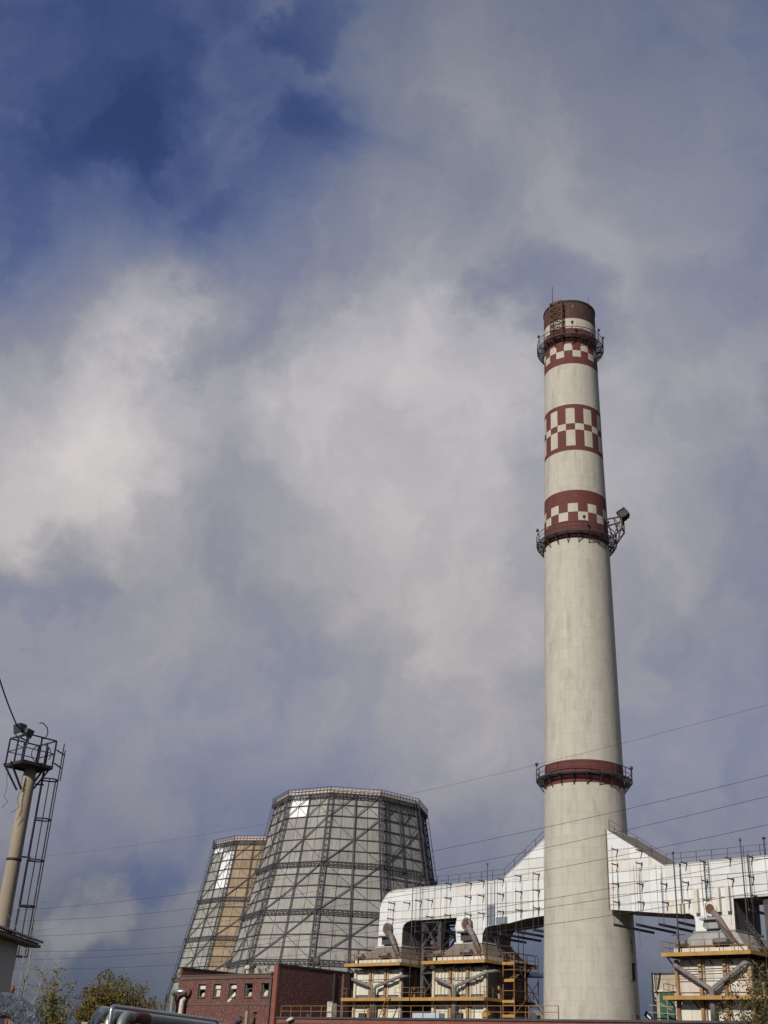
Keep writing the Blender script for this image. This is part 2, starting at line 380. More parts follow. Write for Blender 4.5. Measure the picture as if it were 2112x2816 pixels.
for i in range(len(zs)-1):
    k = zs[i][1]
    for a in range(NA):
        cell = (a//4) % 2     # 20 painted cells round the shaft
        mi = {'c': 0, 'r': 1, 'w': 2, 's': 3, 'A': 2 if cell else 1, 'B': 1 if cell else 2}[k]
        q = i*(NA+1)+a; mb.f.append([q, q+1, q+NA+2, q+NA+1]); mb.m.append(mi); mb.sm.append(True)
me = mb.mesh('shaft', ['concrete', 'red_paint_concrete', 'white_paint_concrete', 'sooty_red'], (CX, CY, 0))
ul = me.uv_layers.new(name='UVMap')
for lp in me.loops: ul.data[lp.index].uv = uvs[lp.vertex_index]
shaft = bpy.data.objects.new('shaft', me); COL.objects.link(shaft); shaft.parent = ch; ORG[shaft.name] = Vector((CX, CY, 0))
def ring(mb, r0, r1, z0, z1, n=60, mi=0, smooth=True):
    o = len(mb.v)
    for i in range(n):
        d = chim_dir(i*360/n)
        for r, z in ((r0, z0), (r1, z0), (r1, z1), (r0, z1)): mb.v.append((CX+d.x*r, CY+d.y*r, z))
    for i in range(n):
        j = (i+1) % n
        for k in range(4):
            l = (k+1) % 4; mb.f.append([o+i*4+k, o+j*4+k, o+j*4+l, o+i*4+l]); mb.m.append(mi); mb.sm.append(False)
    return mb
part('rim', ring(ring(MB(), 2.9, 3.68, 99.6, 99.85), 2.9, 3.2, 90, 99.6), 'soot', ch)
lamp_deg = {1: (-75, 12, 52, 100), 2: (-80, 95), 0: (-70, 5, 60, 85)}
for gi, zd in enumerate((93.5, 63.35, 32.95)):
    r0 = crad(zd)+.02; r1 = r0+.93
    gm = ring(ring(MB(), r0+.05, r0+.13, zd-.05, zd+.05), r1-.05, r1+.03, zd-.04, zd+.09)
    for q in range(1, 5): ring(gm, r0+.05+q*.2, r0+.11+q*.2, zd, zd+.05)
    for q in range(120): gm.bar(Vector((CX, CY, zd-.01))+chim_dir(q*3)*(r0+.05), Vector((CX, CY, zd-.01))+chim_dir(q*3)*(r1-.02), .05, .04)
    g = part('gallery', gm, 'gallery_steel', ch)
    for hgt in (.55, 1.15):
        p = [Vector((CX, CY, zd+hgt))+chim_dir(i*6)*r1 for i in range(60)]
        part('handrail', MB().tube(p, .035 if hgt < 1 else .05, 5, closed=True), 'gallery_steel', g)
    mp = MB().bar((0, 0, 0), (0, 0, 1.15), .09).mesh('post', 'gallery_steel')
    b = MB(); b.bar((-.95, 0, -.08), (.03, 0, -.08), .09); b.bar((-.06, 0, -.1), (-1.0, 0, -1.35), .09); b.bar((-1.0, 0, -1.4), (-1.0, 0, 0), .09)
    b.bar((-.5, 0, -.1), (-1.0, 0, -.7), .07)
    mbk = b.mesh('bracket', 'gallery_steel')
    for i in range(20):
        dg = i*18+4; d = chim_dir(dg); P = Vector((CX, CY, zd))+d*r1; az = math.atan2(d.y, d.x)
        inst('post', mp, g, P, az); inst('bracket', mbk, g, P, az)
    for dg in lamp_deg[gi]:
        P = Vector((CX, CY, zd+1.15))+chim_dir(dg)*r1
        part('warning_lamp', MB().tube([P, P+Vector((0, 0, .5))], .04, 6).tube([P+Vector((0, 0, q)) for q in (.5, .6, .8, .92)], [.1, .19, .19, .08], 8), 'gallery_steel', g)
# rusty lattice cage below the rim
def face_pt(deg, out, z): return Vector((CX, CY, z))+chim_dir(deg)*(crad(min(z, 99.5))+out)
cg = MB()
def lat(a0, a1, o0, o1, z0, z1, n, w):
    for a in (a0, a1):
        for o in (o0, o1): cg.bar(face_pt(a, o, z0), face_pt(a, o, z1), w)
    for i in range(n+1):
        z = z0+(z1-z0)*i/n
        cg.bar(face_pt(a0, o1, z), face_pt(a1, o1, z), w*.8)
        cg.bar(face_pt(a0, o0, z), face_pt(a0, o1, z), w*.8); cg.bar(face_pt(a1, o0, z), face_pt(a1, o1, z), w*.8)
        if i < n:
            z2 = z0+(z1-z0)*(i+1)/n
            cg.bar(face_pt(a0, o1, z), face_pt(a1, o1, z2), w*.7); cg.bar(face_pt(a1, o1+.02, z), face_pt(a0, o1+.02, z2), w*.7)
            cg.bar(face_pt(a0, o0, z), face_pt(a0, o1, z2), w*.7)
lat(-36, -13, .12, .85, 93.6, 99.4, 6, .11)
part('ladder_cage', cg, 'rust', ch)
for a, h, r_ in ((-38, 3.6, .055), (48, 1.7, .035)):
    P = face_pt(a, .05, 99.3)
    part('lightning_rod', MB().tube([P, P+Vector((0, 0, h))], r_, 6), 'rust', ch)
# slanting frame with a box at the middle gallery
fr = MB(); a0 = 78
base = [face_pt(a0-12, .9, 63.6), face_pt(a0+14, .9, 63.6), face_pt(a0-12, .1, 66.3), face_pt(a0+14, .1, 66.3)]
tip = Vector((CX, CY, 66.5))+chim_dir(a0)*(crad(67)+2.0)
sd = chim_dir(a0+90)*.75
tp = [tip-sd+Vector((0, 0, -1.6)), tip+sd+Vector((0, 0, -1.6)), tip-sd, tip+sd]
for p_, q_ in zip(base, tp): fr.bar(p_, q_, .16)
for i, j in ((0, 2), (1, 3), (2, 3), (0, 1)): fr.bar(tp[i], tp[j], .13); fr.bar(base[i], base[j], .12)
for i, j in ((0, 2), (1, 3)):
    fr.bar(base[i], tp[j], .09); fr.bar(base[j].lerp(tp[j], .5), base[i].lerp(tp[i], .5), .1); fr.bar(base[j].lerp(tp[j], .5), tp[i], .09)
part('slanting_frame', fr, 'gallery_steel', ch)
bx = MB(); od = chim_dir(a0); upv = Vector((0, 0, 1))
c = tip+od*.15+upv*.55
def obox(mb, c, ex, ey, ez):
    return mb.hexa([c-ex-ey-ez, c+ex-ey-ez, c+ex+ey-ez, c-ex+ey-ez, c-ex-ey+ez, c+ex-ey+ez, c+ex+ey+ez, c-ex+ey+ez])
ot = (od*.86+upv*.5).normalized(); ut = (upv*.86-od*.5).normalized()
obox(bx, c, ot*.5, sd*.8, ut*.5); obox(bx, c+ut*.56, ot*.62, sd*.9, ut*.06); obox(bx, c+ot*.6, ot*.1, sd*.6, ut*.35); obox(bx, c-ot*.55+ut*.1, ot*.06, sd*.6, ut*.35); obox(bx, c-ut*.6-ot*.2, ot*.2, sd*.3, ut*.15)
part('equipment_box', bx, 'gallery_steel', ch)
P = face_pt(62, .0, 12.3)
hb = MB(); d = chim_dir(62); t = chim_dir(152); obox(hb, Vector((CX, CY, 12.3))+d*(crad(12.3)+.0), d*.08, t*.34, upv*.8)
part('hatch', hb, 'soot', ch)
hb = MB(); c = Vector((CX, CY, 12.3))+d*(crad(12.3)+.02)
for a, b_ in ((t*.38, 0), (t*-.38, 0), (0, upv*.84), (0, upv*-.84)):
    cc = c+(a if a else Vector())+(b_ if b_ else Vector()); obox(hb, cc, d*.11, t*(.05 if a else .43), upv*(.89 if a else .05))
part('hatch_frame', hb, 'pipe_dark', ch)
lb = MB()
for s_ in (-.22, .22):
    lb.tube([face_pt(59, .16, 14.2)+t*s_, face_pt(59, .16, 15.9)+t*s_], .05, 5)
for i in range(5): lb.tube([face_pt(59, .16, 14.4+i*.35)-t*.22, face_pt(59, .16, 14.4+i*.35)+t*.22], .03, 5)
part('short_ladder', lb, 'pipe_dark', ch)

# ------------------------------------------------------------------ cooling towers
TZ = [(52.4, 16.1), (38.4, 18.5), (29.1, 20.6), (19.8, 22.6), (15.9, 23.5), (0, 26.6)]
def trad(z):
    for (a, ra), (b, rb) in zip(TZ, TZ[1:]):
        if b <= z <= a: return ra+(rb-ra)*(a-z)/(a-b)
    return TZ[0][1]
rows = [52.4-14.0*i/6 for i in range(6)]+[38.4-9.3*i/4 for i in range(4)]+[29.1-9.3*i/4 for i in range(4)]+[19.8, 15.9]
RINGS = (52.4, 38.4, 29.1, 19.8)
H18 = R(18)
def tv(side, z, out=0):  # corner of the first face (centred on +x), side -1 / +1
    r = trad(z)+out; return Vector((r*math.cos(H18*side), r*math.sin(H18*side), z))
def tp_(u, z, out=0):    # point on the first face, u in -1..1
    return tv(-1, z).lerp(tv(1, z), (u+1)/2)+Vector((out, 0, 0))
TM = {}
for j in range(15):
    for h in (0, 1):
        mb = MB()
        for q in (0, 1):
            u0 = -1+h+q*.5+.006; u1 = u0+.5-.012; z1, z0 = rows[j]-.04, rows[j+1]+.04
            dz = random.uniform(-.03, .05)
            mb.hexa([tp_(u0, z0, dz), tp_(u0, z0, dz+.08), tp_(u1, z0, dz+.08), tp_(u1, z0, dz), tp_(u0, z1, dz), tp_(u0, z1, dz+.08), tp_(u1, z1, dz+.08), tp_(u1, z1, dz)])
        TM['panel', j, h] = mb.mesh('cladding_panel', 'cladding')
for j in range(1, 15):
    if rows[j] in RINGS: continue
    z = rows[j]; TM['girt', j] = MB().bar(tp_(-1, z, .22), tp_(1, z, .22), .14, .17).mesh('girt', 'tower_steel')
TM['girt_low'] = MB().bar(tp_(-1, 15.9, .25), tp_(1, 15.9, .25), .2, .24).mesh('girt', 'tower_steel')
for j, z in enumerate(RINGS):
    mb = MB(); w = .75
    for o_, zz in ((.2, z), (.75, z), (.2, z-w), (.75, z-w)): mb.bar(tp_(-1.06, z, o_)+Vector((0, 0, zz-z)), tp_(1.06, z, o_)+Vector((0, 0, zz-z)), .12)
    n = 14; wv = Vector((0, 0, w))
    for i in range(n):
        u0, u1 = -1.04+2.08*i/n, -1.04+2.08*(i+1)/n
        mb.bar(tp_(u0, z, .85), tp_(u1, z, .85)-wv, .08); mb.bar(tp_(u0, z, .2), tp_(u0, z, .85), .09); mb.bar(tp_(u0, z, .85), tp_(u0, z, .85)-wv, .09)
        mb.bar(tp_(u0, z, .2)-wv, tp_(u1, z, .85)-wv, .07)
    TM['ring', j] = mb.mesh('ring_truss', 'tower_steel')
def lattice(n, pa, pb, pc, pd, w, w2):   # two chords pa(t), pb(t), rungs between
    mb = MB()
    for f_ in (pa, pb):
        for i in range(n): mb.bar(f_(i/n), f_((i+1)/n), w)
    for i in range(n+1): mb.bar(pa(i/n), pb(i/n), w2)
    return mb
zt = lambda t: 52.4*(1-t)
def corner(s_, out): return lambda t: tv(1, zt(t), out)+Vector((math.sin(H18), -math.cos(H18), 0))*s_
mb = lattice(44, corner(-.5, .3), corner(.5, .3), 0, 0, .15, .08)
for i in range(44): mb.bar(corner(-.5, .3)(i/44), corner(0, .95)((i+.5)/44), .05); mb.bar(corner(.5, .3)((i+1)/44), corner(0, .95)((i+.5)/44), .05)
for i in range(22): mb.bar(corner(0, .95)(i/22), corner(0, .95)((i+1)/22), .10)
TM['column'] = mb.mesh('corner_column', 'tower_steel')
mb = lattice(44, lambda t: tp_(-.02, zt(t), .38), lambda t: tp_(.02, zt(t), .38), 0, 0, .12, .07)
TM['mullion'] = mb.mesh('mullion', 'tower_steel')
def diag(u0, z0, u1, z1, w, o_):
    n = 4; mb = MB()
    for i in range(n):
        a, b_ = i/n, (i+1)/n
        mb.bar(tp_(u0+(u1-u0)*a, z0+(z1-z0)*a, o_), tp_(u0+(u1-u0)*b_, z0+(z1-z0)*b_, o_), w)
    return mb.mesh('diagonal_brace', 'tower_steel')
DG = []
for (za, zb) in ((rows[2], 38.4), (38.4, 29.1), (29.1, 19.8)):
    DG += [diag(-1, zb, 1, za, .15, .36), diag(-1, za, 1, zb, .07, .30)]
for u in (-1, 0): DG += [diag(u, rows[2], u+1, 52.4, .13, .36), diag(u, 52.4, u+1, rows[2], .07, .30)]
DG += [diag(-1, 0, 1, 15.9, .36, .7), diag(1, 0, -1, 15.9, .36, .6)]
for q in (-.5, .5): TM['seam', q] = MB().bar(tp_(q, 52.3, .1), tp_(q, 38.4, .1), .09).bar(tp_(q, 38.4, .1), tp_(q, 29.1, .1), .09).bar(tp_(q, 29.1, .1), tp_(q, 19.8, .1), .09).bar(tp_(q, 19.8, .1), tp_(q, 15.9, .1), .09).mesh('seam_batten', 'tower_steel')
rl = MB()
for q in (.6, 1.2): rl.bar(tp_(-1.07, 52.4, .85)+Vector((0, 0, q)), tp_(1.07, 52.4, .85)+Vector((0, 0, q)), .09)
for i in range(13): rl.bar(tp_(-1.07+2.14*i/12, 52.4, .85), tp_(-1.07+2.14*i/12, 52.4, .85)+Vector((0, 0, 1.2)), .09)
TM['rail'] = rl.mesh('top_railing', 'tower_steel')
mb = MB(); mb.hexa([tp_(-1, 52.4, -.3), tp_(-1, 52.4, 0), tp_(1, 52.4, 0), tp_(1, 52.4, -.3)]+[p+Vector((0, 0, 1.05)) for p in (tp_(-1, 52.4, -.3), tp_(-1, 52.4, 0), tp_(1, 52.4, 0), tp_(1, 52.4, -.3))])
TM['rim'] = mb.mesh('rim_panel', 'rim_cream')
mb = MB(); mb.bar(tp_(-1, .6, -1), tp_(1, .6, -1), .8, 1.2); TM['basin'] = mb.mesh('basin_wall', 'mast_concrete')
def tower(label, az, dist, theta0, special, steel=None):
    c = Vector((math.sin(R(az))*dist, math.cos(R(az))*dist, 0))
    tcam = -c.normalized(); tr = Vector((-tcam.y, tcam.x, 0))
    # first face centred on view angle theta0+18
    d = tcam*math.cos(R(theta0+18))+tr*math.sin(R(theta0+18)); a0 = math.atan2(d.y, d.x)
    t = thing('cooling_tower', label, 'cooling tower', c, 'cooling towers behind the brick house', a0)
    for k_ in range(10):
        rz = k_*R(36)
        for j in range(15):
            for h in (0, 1):
                o = local('cladding_panel', TM['panel', j, h], t, rz)
                mname = special(k_, j, h)
                if mname:
                    o.material_slots[0].link = 'OBJECT'; o.material_slots[0].material = MT[mname]
        for kk, me_ in list(TM.items()):
            if kk[0] == 'panel': continue
            nm = me_.name.split('.')[0]
            o = local(nm, me_, t, rz)
            if steel and steel(k_) and nm in ('corner_column', 'mullion', 'girt'):
                o.material_slots[0].link = 'OBJECT'; o.material_slots[0].material = MT['tower_steel_rusty']
        for me_ in DG: local('diagonal_brace', me_, t, rz)
    return t
def sp1(k_, j, h):
    if k_ == 0 and h == 0 and j < 2: return 'cladding_bright'
def sp2(k_, j, h):
    if k_ in (1, 2): return 'cladding_tan' if not (k_ == 2 and j > 8) else None
    if k_ == 0 and ((h == 1 and j in (1, 2, 3, 4)) or (h == 0 and j == 0) or (h == 1 and j == 0)): return 'cladding_bright' if (h, j) != (1, 0) else None
tower('large octagonal looking steel framed cooling tower with grey sheet cladding beside white duct'.replace('octagonal looking ', 'many sided '), -46.66, 250, -50.5, sp1)
tower('farther steel framed cooling tower with rust brown face, partly behind the larger one', -50.2, 310, -75, sp2, lambda k_: k_ in (1, 2))

# ------------------------------------------------------------------ brick house
HX0, HX1, HY, HY2 = -138.35, -117.5, 100.0, 121.0
ho = thing('brick_house', 'dark red brick house with five small upper windows and shaded side wall', 'building', ((HX0+HX1)/2, HY, 0))
wins = []
for l, r_ in ((544.7, 564.6), (587.3, 606), (629.7, 649.5), (672, 693.7), (718.3, 738)):
    a, b_ = on_y(l, 2724, HY), on_y(r_, 2724, HY); wins.append((a.x, b_.x))
WZ0, WZ1 = 9.33, 10.95
mb = MB(); xs = [HX0+.45]+[v for w in wins for v in w]+[HX1-.75]
for i in range(0, len(xs), 2): mb.box((xs[i], HY, WZ0), (xs[i+1], HY+.4, WZ1))
mb.box((HX0+.45, HY, 0), (HX1-.75, HY+.4, WZ0)); mb.box((HX0+.45, HY, WZ1), (HX1-.75, HY+.4, 11.55))
fa = part('facade_wall', mb, 'brick', ho)
part('cornice', MB().box((HX0+.45, HY-.12, 11.55), (HX1-.75, HY+.5, 12.0)).box((HX0+.45, HY-.2, 12.0), (HX1-.75, HY+.5, 12.12)), 'brick_dark', ho)
part('string_course', MB().box((HX0+.45, HY-.06, 8.35), (HX1-.75, HY, 8.6)), 'brick_dark', ho)
e1 = part('end_wall', MB().box((HX0, HY-.02, 0), (HX0+.45, HY2, 13.1)), 'brick', ho)
part('coping', MB().box((HX0-.1, HY-.1, 13.1), (HX0+.55, HY2, 13.25)), 'roof_felt', e1)
e2 = part('end_wall', MB().box((HX1-.45, HY+.3, 0), (HX1, HY2, 13.05)), 'brick', ho)
part('coping', MB().box((HX1-.55, HY-.1, 13.05), (HX1+.1, HY2, 13.25)), 'roof_felt', e2)
part('corner_pilaster', MB().box((HX1-.75, HY-.1, 0), (HX1+.02, HY+.3, 13.05)), 'brick_red', ho)
part('side_pilaster', MB().box((HX1, HY+11.2, 0), (HX1+.35, HY+12.3, 12.9)), 'brick_dark', e2)
part('side_pilaster', MB().box((HX1, HY+9.7, 7), (HX1+.12, HY+9.95, 12.9)), 'pipe_dark', e2)
part('back_wall', MB().box((HX0+.45, HY2-.4, 0), (HX1-.45, HY2-.02, 12.9)), 'brick', ho)
part('roof', MB().box((HX0+.45, HY+.5, 11.6), (HX1-.45, HY2-.4, 11.9)), 'roof_felt', ho)
part('upper_floor', MB().box((HX0+.45, HY+.4, 8.3), (HX1-.45, HY2-.4, 8.5)).box((HX0+.45, HY+4, 8.5), (HX1-.45, HY+4.2, 11.6)), 'interior', ho)
for i, (x0, x1) in enumerate(wins):
    w = part('window', MB().box((x0, HY+.22, WZ0), (x0+.14, HY+.34, WZ1)).box((x1-.14, HY+.22, WZ0), (x1, HY+.34, WZ1)).box((x0+.14, HY+.22, WZ1-.12), (x1-.14, HY+.34, WZ1)).box((x0+.14, HY+.22, WZ0), (x1-.14, HY+.34, WZ0+.12)), 'frame_wood', ho)
    part('sill', MB().box((x0-.1, HY-.14, WZ0-.1), (x1+.1, HY+.2, WZ0-.005)), 'brick_dark', w)
    part('lintel', MB().box((x0-.2, HY-.05, WZ1+.005), (x1+.2, HY+.1, WZ1+.2)), 'brick_dark', w)
    xm = x0+.14; xe = x1-.14; zr = WZ1-.62
    if i in (0, 1, 2, 3):
        part('transom', MB().box((xm, HY+.24, zr-.04), (xe, HY+.32, zr+.05)), 'frame_wood', w)
    if i == 0: part('pane', MB().box((xm, HY+.26, zr+.05), (xe, HY+.29, WZ1-.12)), 'board_white', w)
    if i == 1:
        part('pane', MB().box((xm, HY+.26, zr+.05), (xe, HY+.29, WZ1-.12)), 'board_white', w); part('curtain', MB().box((xm+.1, HY+.36, WZ0+.12), (xe-.15, HY+.40, zr-.04)), 'rag', w)
    if i == 2:
        part('pane', MB().prism([(xm, zr+.05), (xe, zr+.05), (xe, WZ1-.35), (xe-.35, WZ1-.13), (xm+.3, WZ1-.13), (xm, WZ1-.35)], 'y', HY+.26, HY+.29), 'board_white', w)
        part('loose_board', MB().hexa([(xm-.1, HY-.1, WZ0-.55), (xm+.1, HY-.02, WZ0-.7), (xe+.05, HY+.1, WZ0+.2), (xe-.1, HY+.1, WZ0+.6), (xm-.1, HY-.16, WZ0-.5), (xm+.1, HY-.08, WZ0-.65), (xe+.05, HY+.04, WZ0+.25), (xe-.1, HY+.04, WZ0+.65)]), 'board_white', w)
    if i in (0, 3, 4):
        c = Vector((xe-.28, HY+.15, WZ0+.3)); rr = .3 if i != 4 else .42
        pts = [c+Vector((-.05, 0, -.3)), c+Vector((0, 0, -.15)), c+Vector((.03, 0, .1)), c+Vector((.1, .0, .25+.2*(i == 4)))]
        part('stuffed_bundle', MB().tube(pts, [rr*.7, rr, rr*.85, rr*.35], 9), 'rag', w)
    if i in (2, 3, 4): part('pane', MB().box((xm, HY+.27, WZ0+.12), (xm+.45, HY+.28, zr-.04)), 'glass', w)
x = HX1-.95
part('downpipe', MB().tube([(x, HY-.18, 11.9), (x, HY-.2, 6), (x, HY-.2, .1)], .10, 8).tube([(x, HY-.2, 11.8), (x, HY-.2, 12.25)], [.12, .26], 8), 'pipe_dark', ho)
# outlet pipe at the far corner and post in front of the facade
sp = thing('outlet_pipe', 'silver bent pipe leaving the far end of brick house wall', 'pipe', (-137.9, 98.9, 0))
q = [(-135.6, 99.98, 9.95), (-135.7, 98.9, 9.97), (-137.2, 98.8, 10.0), (-137.65, 98.8, 9.9), (-137.9, 98.8, 9.5), (-137.95, 98.8, 0)]
part('pipe', MB().tube(q, .33, 10), 'pipe_silver', sp)
part('collar', MB().tube([(-135.55, 99.9, 9.95), (-135.55, 99.5, 9.95)], .5, 10), 'rust', sp)
tag(part('lagged_riser', MB().tube([(-136.3, 99.3, 0), (-136.25, 99.3, 3), (-136.2, 99.3, 7), (-136.1, 99.3, 8.9), (-135.9, 99.6, 9.2)], [.36, .34, .37, .34, .3], 9), 'insulation'), 'pale lagged riser pipe against brick house wall', 'pipe')
tag(part('concrete_post', MB().box((-137.3, 98.3, 0), (-136.95, 98.65, 9.4)), 'mast_concrete'), 'brown concrete post beside silver bent outlet pipe', 'post')
ps = thing('bracket_post', 'pale post with bracket and hanging fitting before the brick facade', 'post', (-121.1, 98.6, 0))
part('shaft', MB().box((-121.3, 98.4, 0), (-120.9, 98.8, 7.6)), 'mast_concrete', ps)
part('bracket', MB().bar((-121.1, 98.6, 7.6), (-121.1, 98.6, 8.4), .12).bar((-121.5, 98.6, 8.3), (-120.7, 98.6, 8.3), .14), 'pipe_dark', ps)
part('fitting', MB().tube([(-123.2, 98.5, 5.9), (-122.9, 98.5, 6.3), (-122.5, 98.5, 6.6), (-122.2, 98.5, 6.3)], [.2, .42, .5, .25], 8).bar((-122.4, 98.5, 6.4), (-121.2, 98.6, 7.2), .12), 'pipe_dark', ps)
# roof vents and shrubs rooted on the parapet
for px, h, m_, lab in ((788, .95, 'insulation', 'pale mushroom vent on the brick house roof'), (800, 1.15, 'pipe_dark', 'dark round vent cowl on the brick house roof')):
    p = on_y(px-100 if 0 else px-105, 2660, 103.0)
    mb = MB().tube([(p.x, 103, 11.9), (p.x, 103, 11.9+h)], .22, 9).tube([(p.x, 103, 11.9+h), (p.x, 103, 12.1+h), (p.x, 103, 12.4+h), (p.x, 103, 12.55+h)], [.25, .5, .45, .1], 10)
    tag(part('roof_vent', mb, m_), lab, 'vent')
d_ = ray(880, 2650); yv_ = -118.6*d_.y/d_.x
mb = MB().tube([(-118.6, yv_, 11.9), (-118.6, yv_, 13.7)], .22, 9).tube([(-118.75, yv_-.1, 13.75), (-119.2, yv_-.1, 14.5)], [.2, .5], 9)
tag(part('vent_stack', mb, 'pipe_dark'), 'dark flared vent cowl rising above the shaded house wall', 'vent')

# ------------------------------------------------------------------ low brick building in front of the boilers
lo = thing('low_brick_building', 'long low red brick building with railing along its roof edge', 'building', (-75, HY, 0))
part('front_wall', MB().box((HX1+.05, HY+.35, 0), (-22, HY+.75, 6.85)), 'brick_red', lo)
part('back_wall', MB().box((HX1+.05, 104.2, 0), (-22, 104.5, 6.85)), 'brick_red', lo)
part('roof_slab', MB().box((HX1+.05, HY+.2, 6.85), (-22, 104.6, 7.06)), 'roof_felt', lo)
part('brick_band', MB().box((HX1+.05, HY+.27, 6.3), (-22, HY+.35, 6.45)), 'brick_dark', lo)
mp = MB().bar((0, 0, 0), (0, 0, 1.25), .075).mesh('railing_post', 'yellow_rail')
for i in range(24): inst('railing_post', mp, lo, (HX1+.6+i*1.85, HY+.5, 7.06))
for q in (.65, 1.25): part('railing_rail', MB().bar((HX1+.6, HY+.5, 7.06+q), (HX1+.6+23*1.85, HY+.5, 7.06+q), .06), 'yellow_rail', lo)
for i, q in enumerate((-112.5, -103.4, -88.2, -78.1, -66.0)):
    part('roof_vent_cap', MB().box((q, 100.8, 7.06), (q+.5+.3*(i % 2), 101.4, 7.45+.1*(i % 3))), 'roof_felt', lo)
tag(part('grey_hopper', MB().prism([(-106.6-.45, 7.06), (-106.6+.5, 7.06), (-106.6+.42, 8.7), (-106.6-.05, 8.35), (-106.6-.4, 8.9)], 'y', 101.6, 102.4), 'insulation'), 'torn pale sheet box standing behind railing by the shaded house wall', 'box').location.x = -109.3
tag(part('tilted_tube', MB().tube([on_y(790, 2808, 100.0), on_y(803, 2800, 99.9)], .2, 8), 'board_white'), 'short white tube sticking out of low brick wall', 'tube')

# ------------------------------------------------------------------ boilers
def railing(par, pts, z, h=1.1, step=1.6, m_='yellow_rail', w=.055):
    me_ = MB().bar((0, 0, 0), (0, 0, h), w).mesh('railing_post', m_)
    for a, b_ in zip(pts, pts[1:]):
        a, b_ = Vector((*a, z)), Vector((*b_, z)); n = max(1, round((b_-a).length/step))
        for i in range(n+1 if b_ == Vector((*pts[-1], z)) else n): inst('railing_post', me_, par, a.lerp(b_, i/n))
        for q in (.55, h): part('railing_rail', MB().bar(a+Vector((0, 0, q)), b_+Vector((0, 0, q)), w*.8), m_, par)
def boiler(x0, label, lowx, V, neck, style):
    b = thing('boiler', label, 'boiler', (x0, 110, 0), 'boilers under the white ducts')
    hw = 3.95; y0, y1 = 106.4, 113.6
    wm = 'casing_white'
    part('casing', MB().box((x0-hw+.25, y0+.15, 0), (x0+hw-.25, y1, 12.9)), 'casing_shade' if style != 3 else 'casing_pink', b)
    # front cladding sheets between the columns
    cols = [x0-hw, x0-1.32, x0+1.32, x0+hw]
    zz = [7.3, 8.85, 9.9, 11.35, 12.75]
    for i in range(3):
        n = 2 if style != 2 else 3
        for q in range(n):
            a = cols[i]+.17+(cols[i+1]-cols[i]-.34)*q/n; e = cols[i]+.17+(cols[i+1]-cols[i]-.34)*(q+1)/n
            for j in range(4):
                if j == 1: continue
                o = random.uniform(0, .04)
                m_ = 'casing_pink' if (style == 3 and i == 0 and j > 1) or random.random() < .14 else wm
                part('casing_panel', MB().box((a+.015, y0+.02-o, zz[j]+.02), (e-.015, y0+.12, zz[j+1]-.02)), m_, b)
    # side sheets (right side, turned from the sun; its shade is painted into their darker colour)
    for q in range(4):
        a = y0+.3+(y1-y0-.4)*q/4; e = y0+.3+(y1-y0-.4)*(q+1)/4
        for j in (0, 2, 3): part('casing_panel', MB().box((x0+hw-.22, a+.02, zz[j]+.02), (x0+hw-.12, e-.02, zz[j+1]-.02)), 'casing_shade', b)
    # stiffening ribs of the second boiler
    if style == 2:
        for i in range(14):
            xx = x0-3.5+i*.54; part('rib', MB().box((xx, y0-.1, 9.9), (xx+.12, y0-.03, 12.7)), 'column_cream', b)
    for i, xx in enumerate(cols):
        m_ = ('column_cream' if i in (0, 3) else 'column_rust') if style != 3 else 'column_rust'
        part('column', MB().box((xx-.17, y0-.25, 0), (xx+.17, y0+.1, 12.9)), m_, b)
        if i in (1, 2): part('column', MB().box((xx+.32, y0-.16, 7.1), (xx+.46, y0+.0, 12.9)), 'column_cream' if style != 3 else 'column_rust', b)
    for yy in (108.8, 111.2, 113.5): part('column', MB().box((x0+hw-.12, yy-.15, 0), (x0+hw+.1, yy+.15, 12.9)), 'column_rust', b)
    # platforms
    for (zt_, xa, xb, yb) in ((13.47, x0-4.85, x0+4.85, 114.6), (9.52, lowx[0], lowx[1], 114.2)):
        pl = part('platform', MB().box((xa+.06, 105.06, zt_-.16), (xb-.06, yb-.06, zt_-.04)), 'platform_under', b)
        part('fascia', MB().box((xa, 105, zt_-.36), (xb, 105.06, zt_)), 'yellow_fascia', pl)
        part('fascia', MB().box((xb-.06, 105.06, zt_-.34), (xb, yb, zt_-.01)), 'yellow_fascia', pl)
        part('fascia', MB().box((xa, 105.06, zt_-.34), (xa+.06, yb, zt_-.01)), 'yellow_fascia', pl)
        for i in range(5):
            xx = xa+.5+(xb-xa-1)*i/4
            part('joist', MB().box((xx-.07, 105.08, zt_-.34), (xx+.07, y0-.02, zt_-.165)).bar((xx, 105.2, zt_-.3), (xx, y0-.05, zt_-1.05), .1), 'platform_under', pl)
        for yy in (107.2, 109.4, 111.6, 113.8):
            part('joist', MB().box((x0+hw-.1, yy-.07, zt_-.34), (xb-.08, yy+.07, zt_-.165)).bar((xb-.2, yy, zt_-.3), (x0+hw-.1, yy, zt_-1.0), .1), 'platform_under', pl)
        if zt_ > 12: railing(pl, [(xa+.08, yb-.2), (xa+.08, 105.1), (xb-.08, 105.1), (xb-.08, yb-.2)], zt_)
        else:
            railing(pl, [(xa+.08, 112), (xa+.08, 105.1), (x0-hw-.3, 105.1)], zt_)
            railing(pl, [(x0+hw+.2, 105.1), (xb-.08, 105.1), (xb-.08, yb-.2)], zt_)
    # V shaped lagged pipes
    (a1, a2, b1, b2) = V; yv = 105.75; r_ = .19 if style != 3 else .23
    part('slanting_pipe', MB().tube([(a1[0]-.3, 106.2, a1[1]+.05), (a1[0], yv, a1[1]), (a2[0], yv, a2[1]), (a2[0]+.15, yv, a2[1]-.4), (a2[0]+.16, yv, 7.1)], r_, 9), 'pipe_lagging', b)
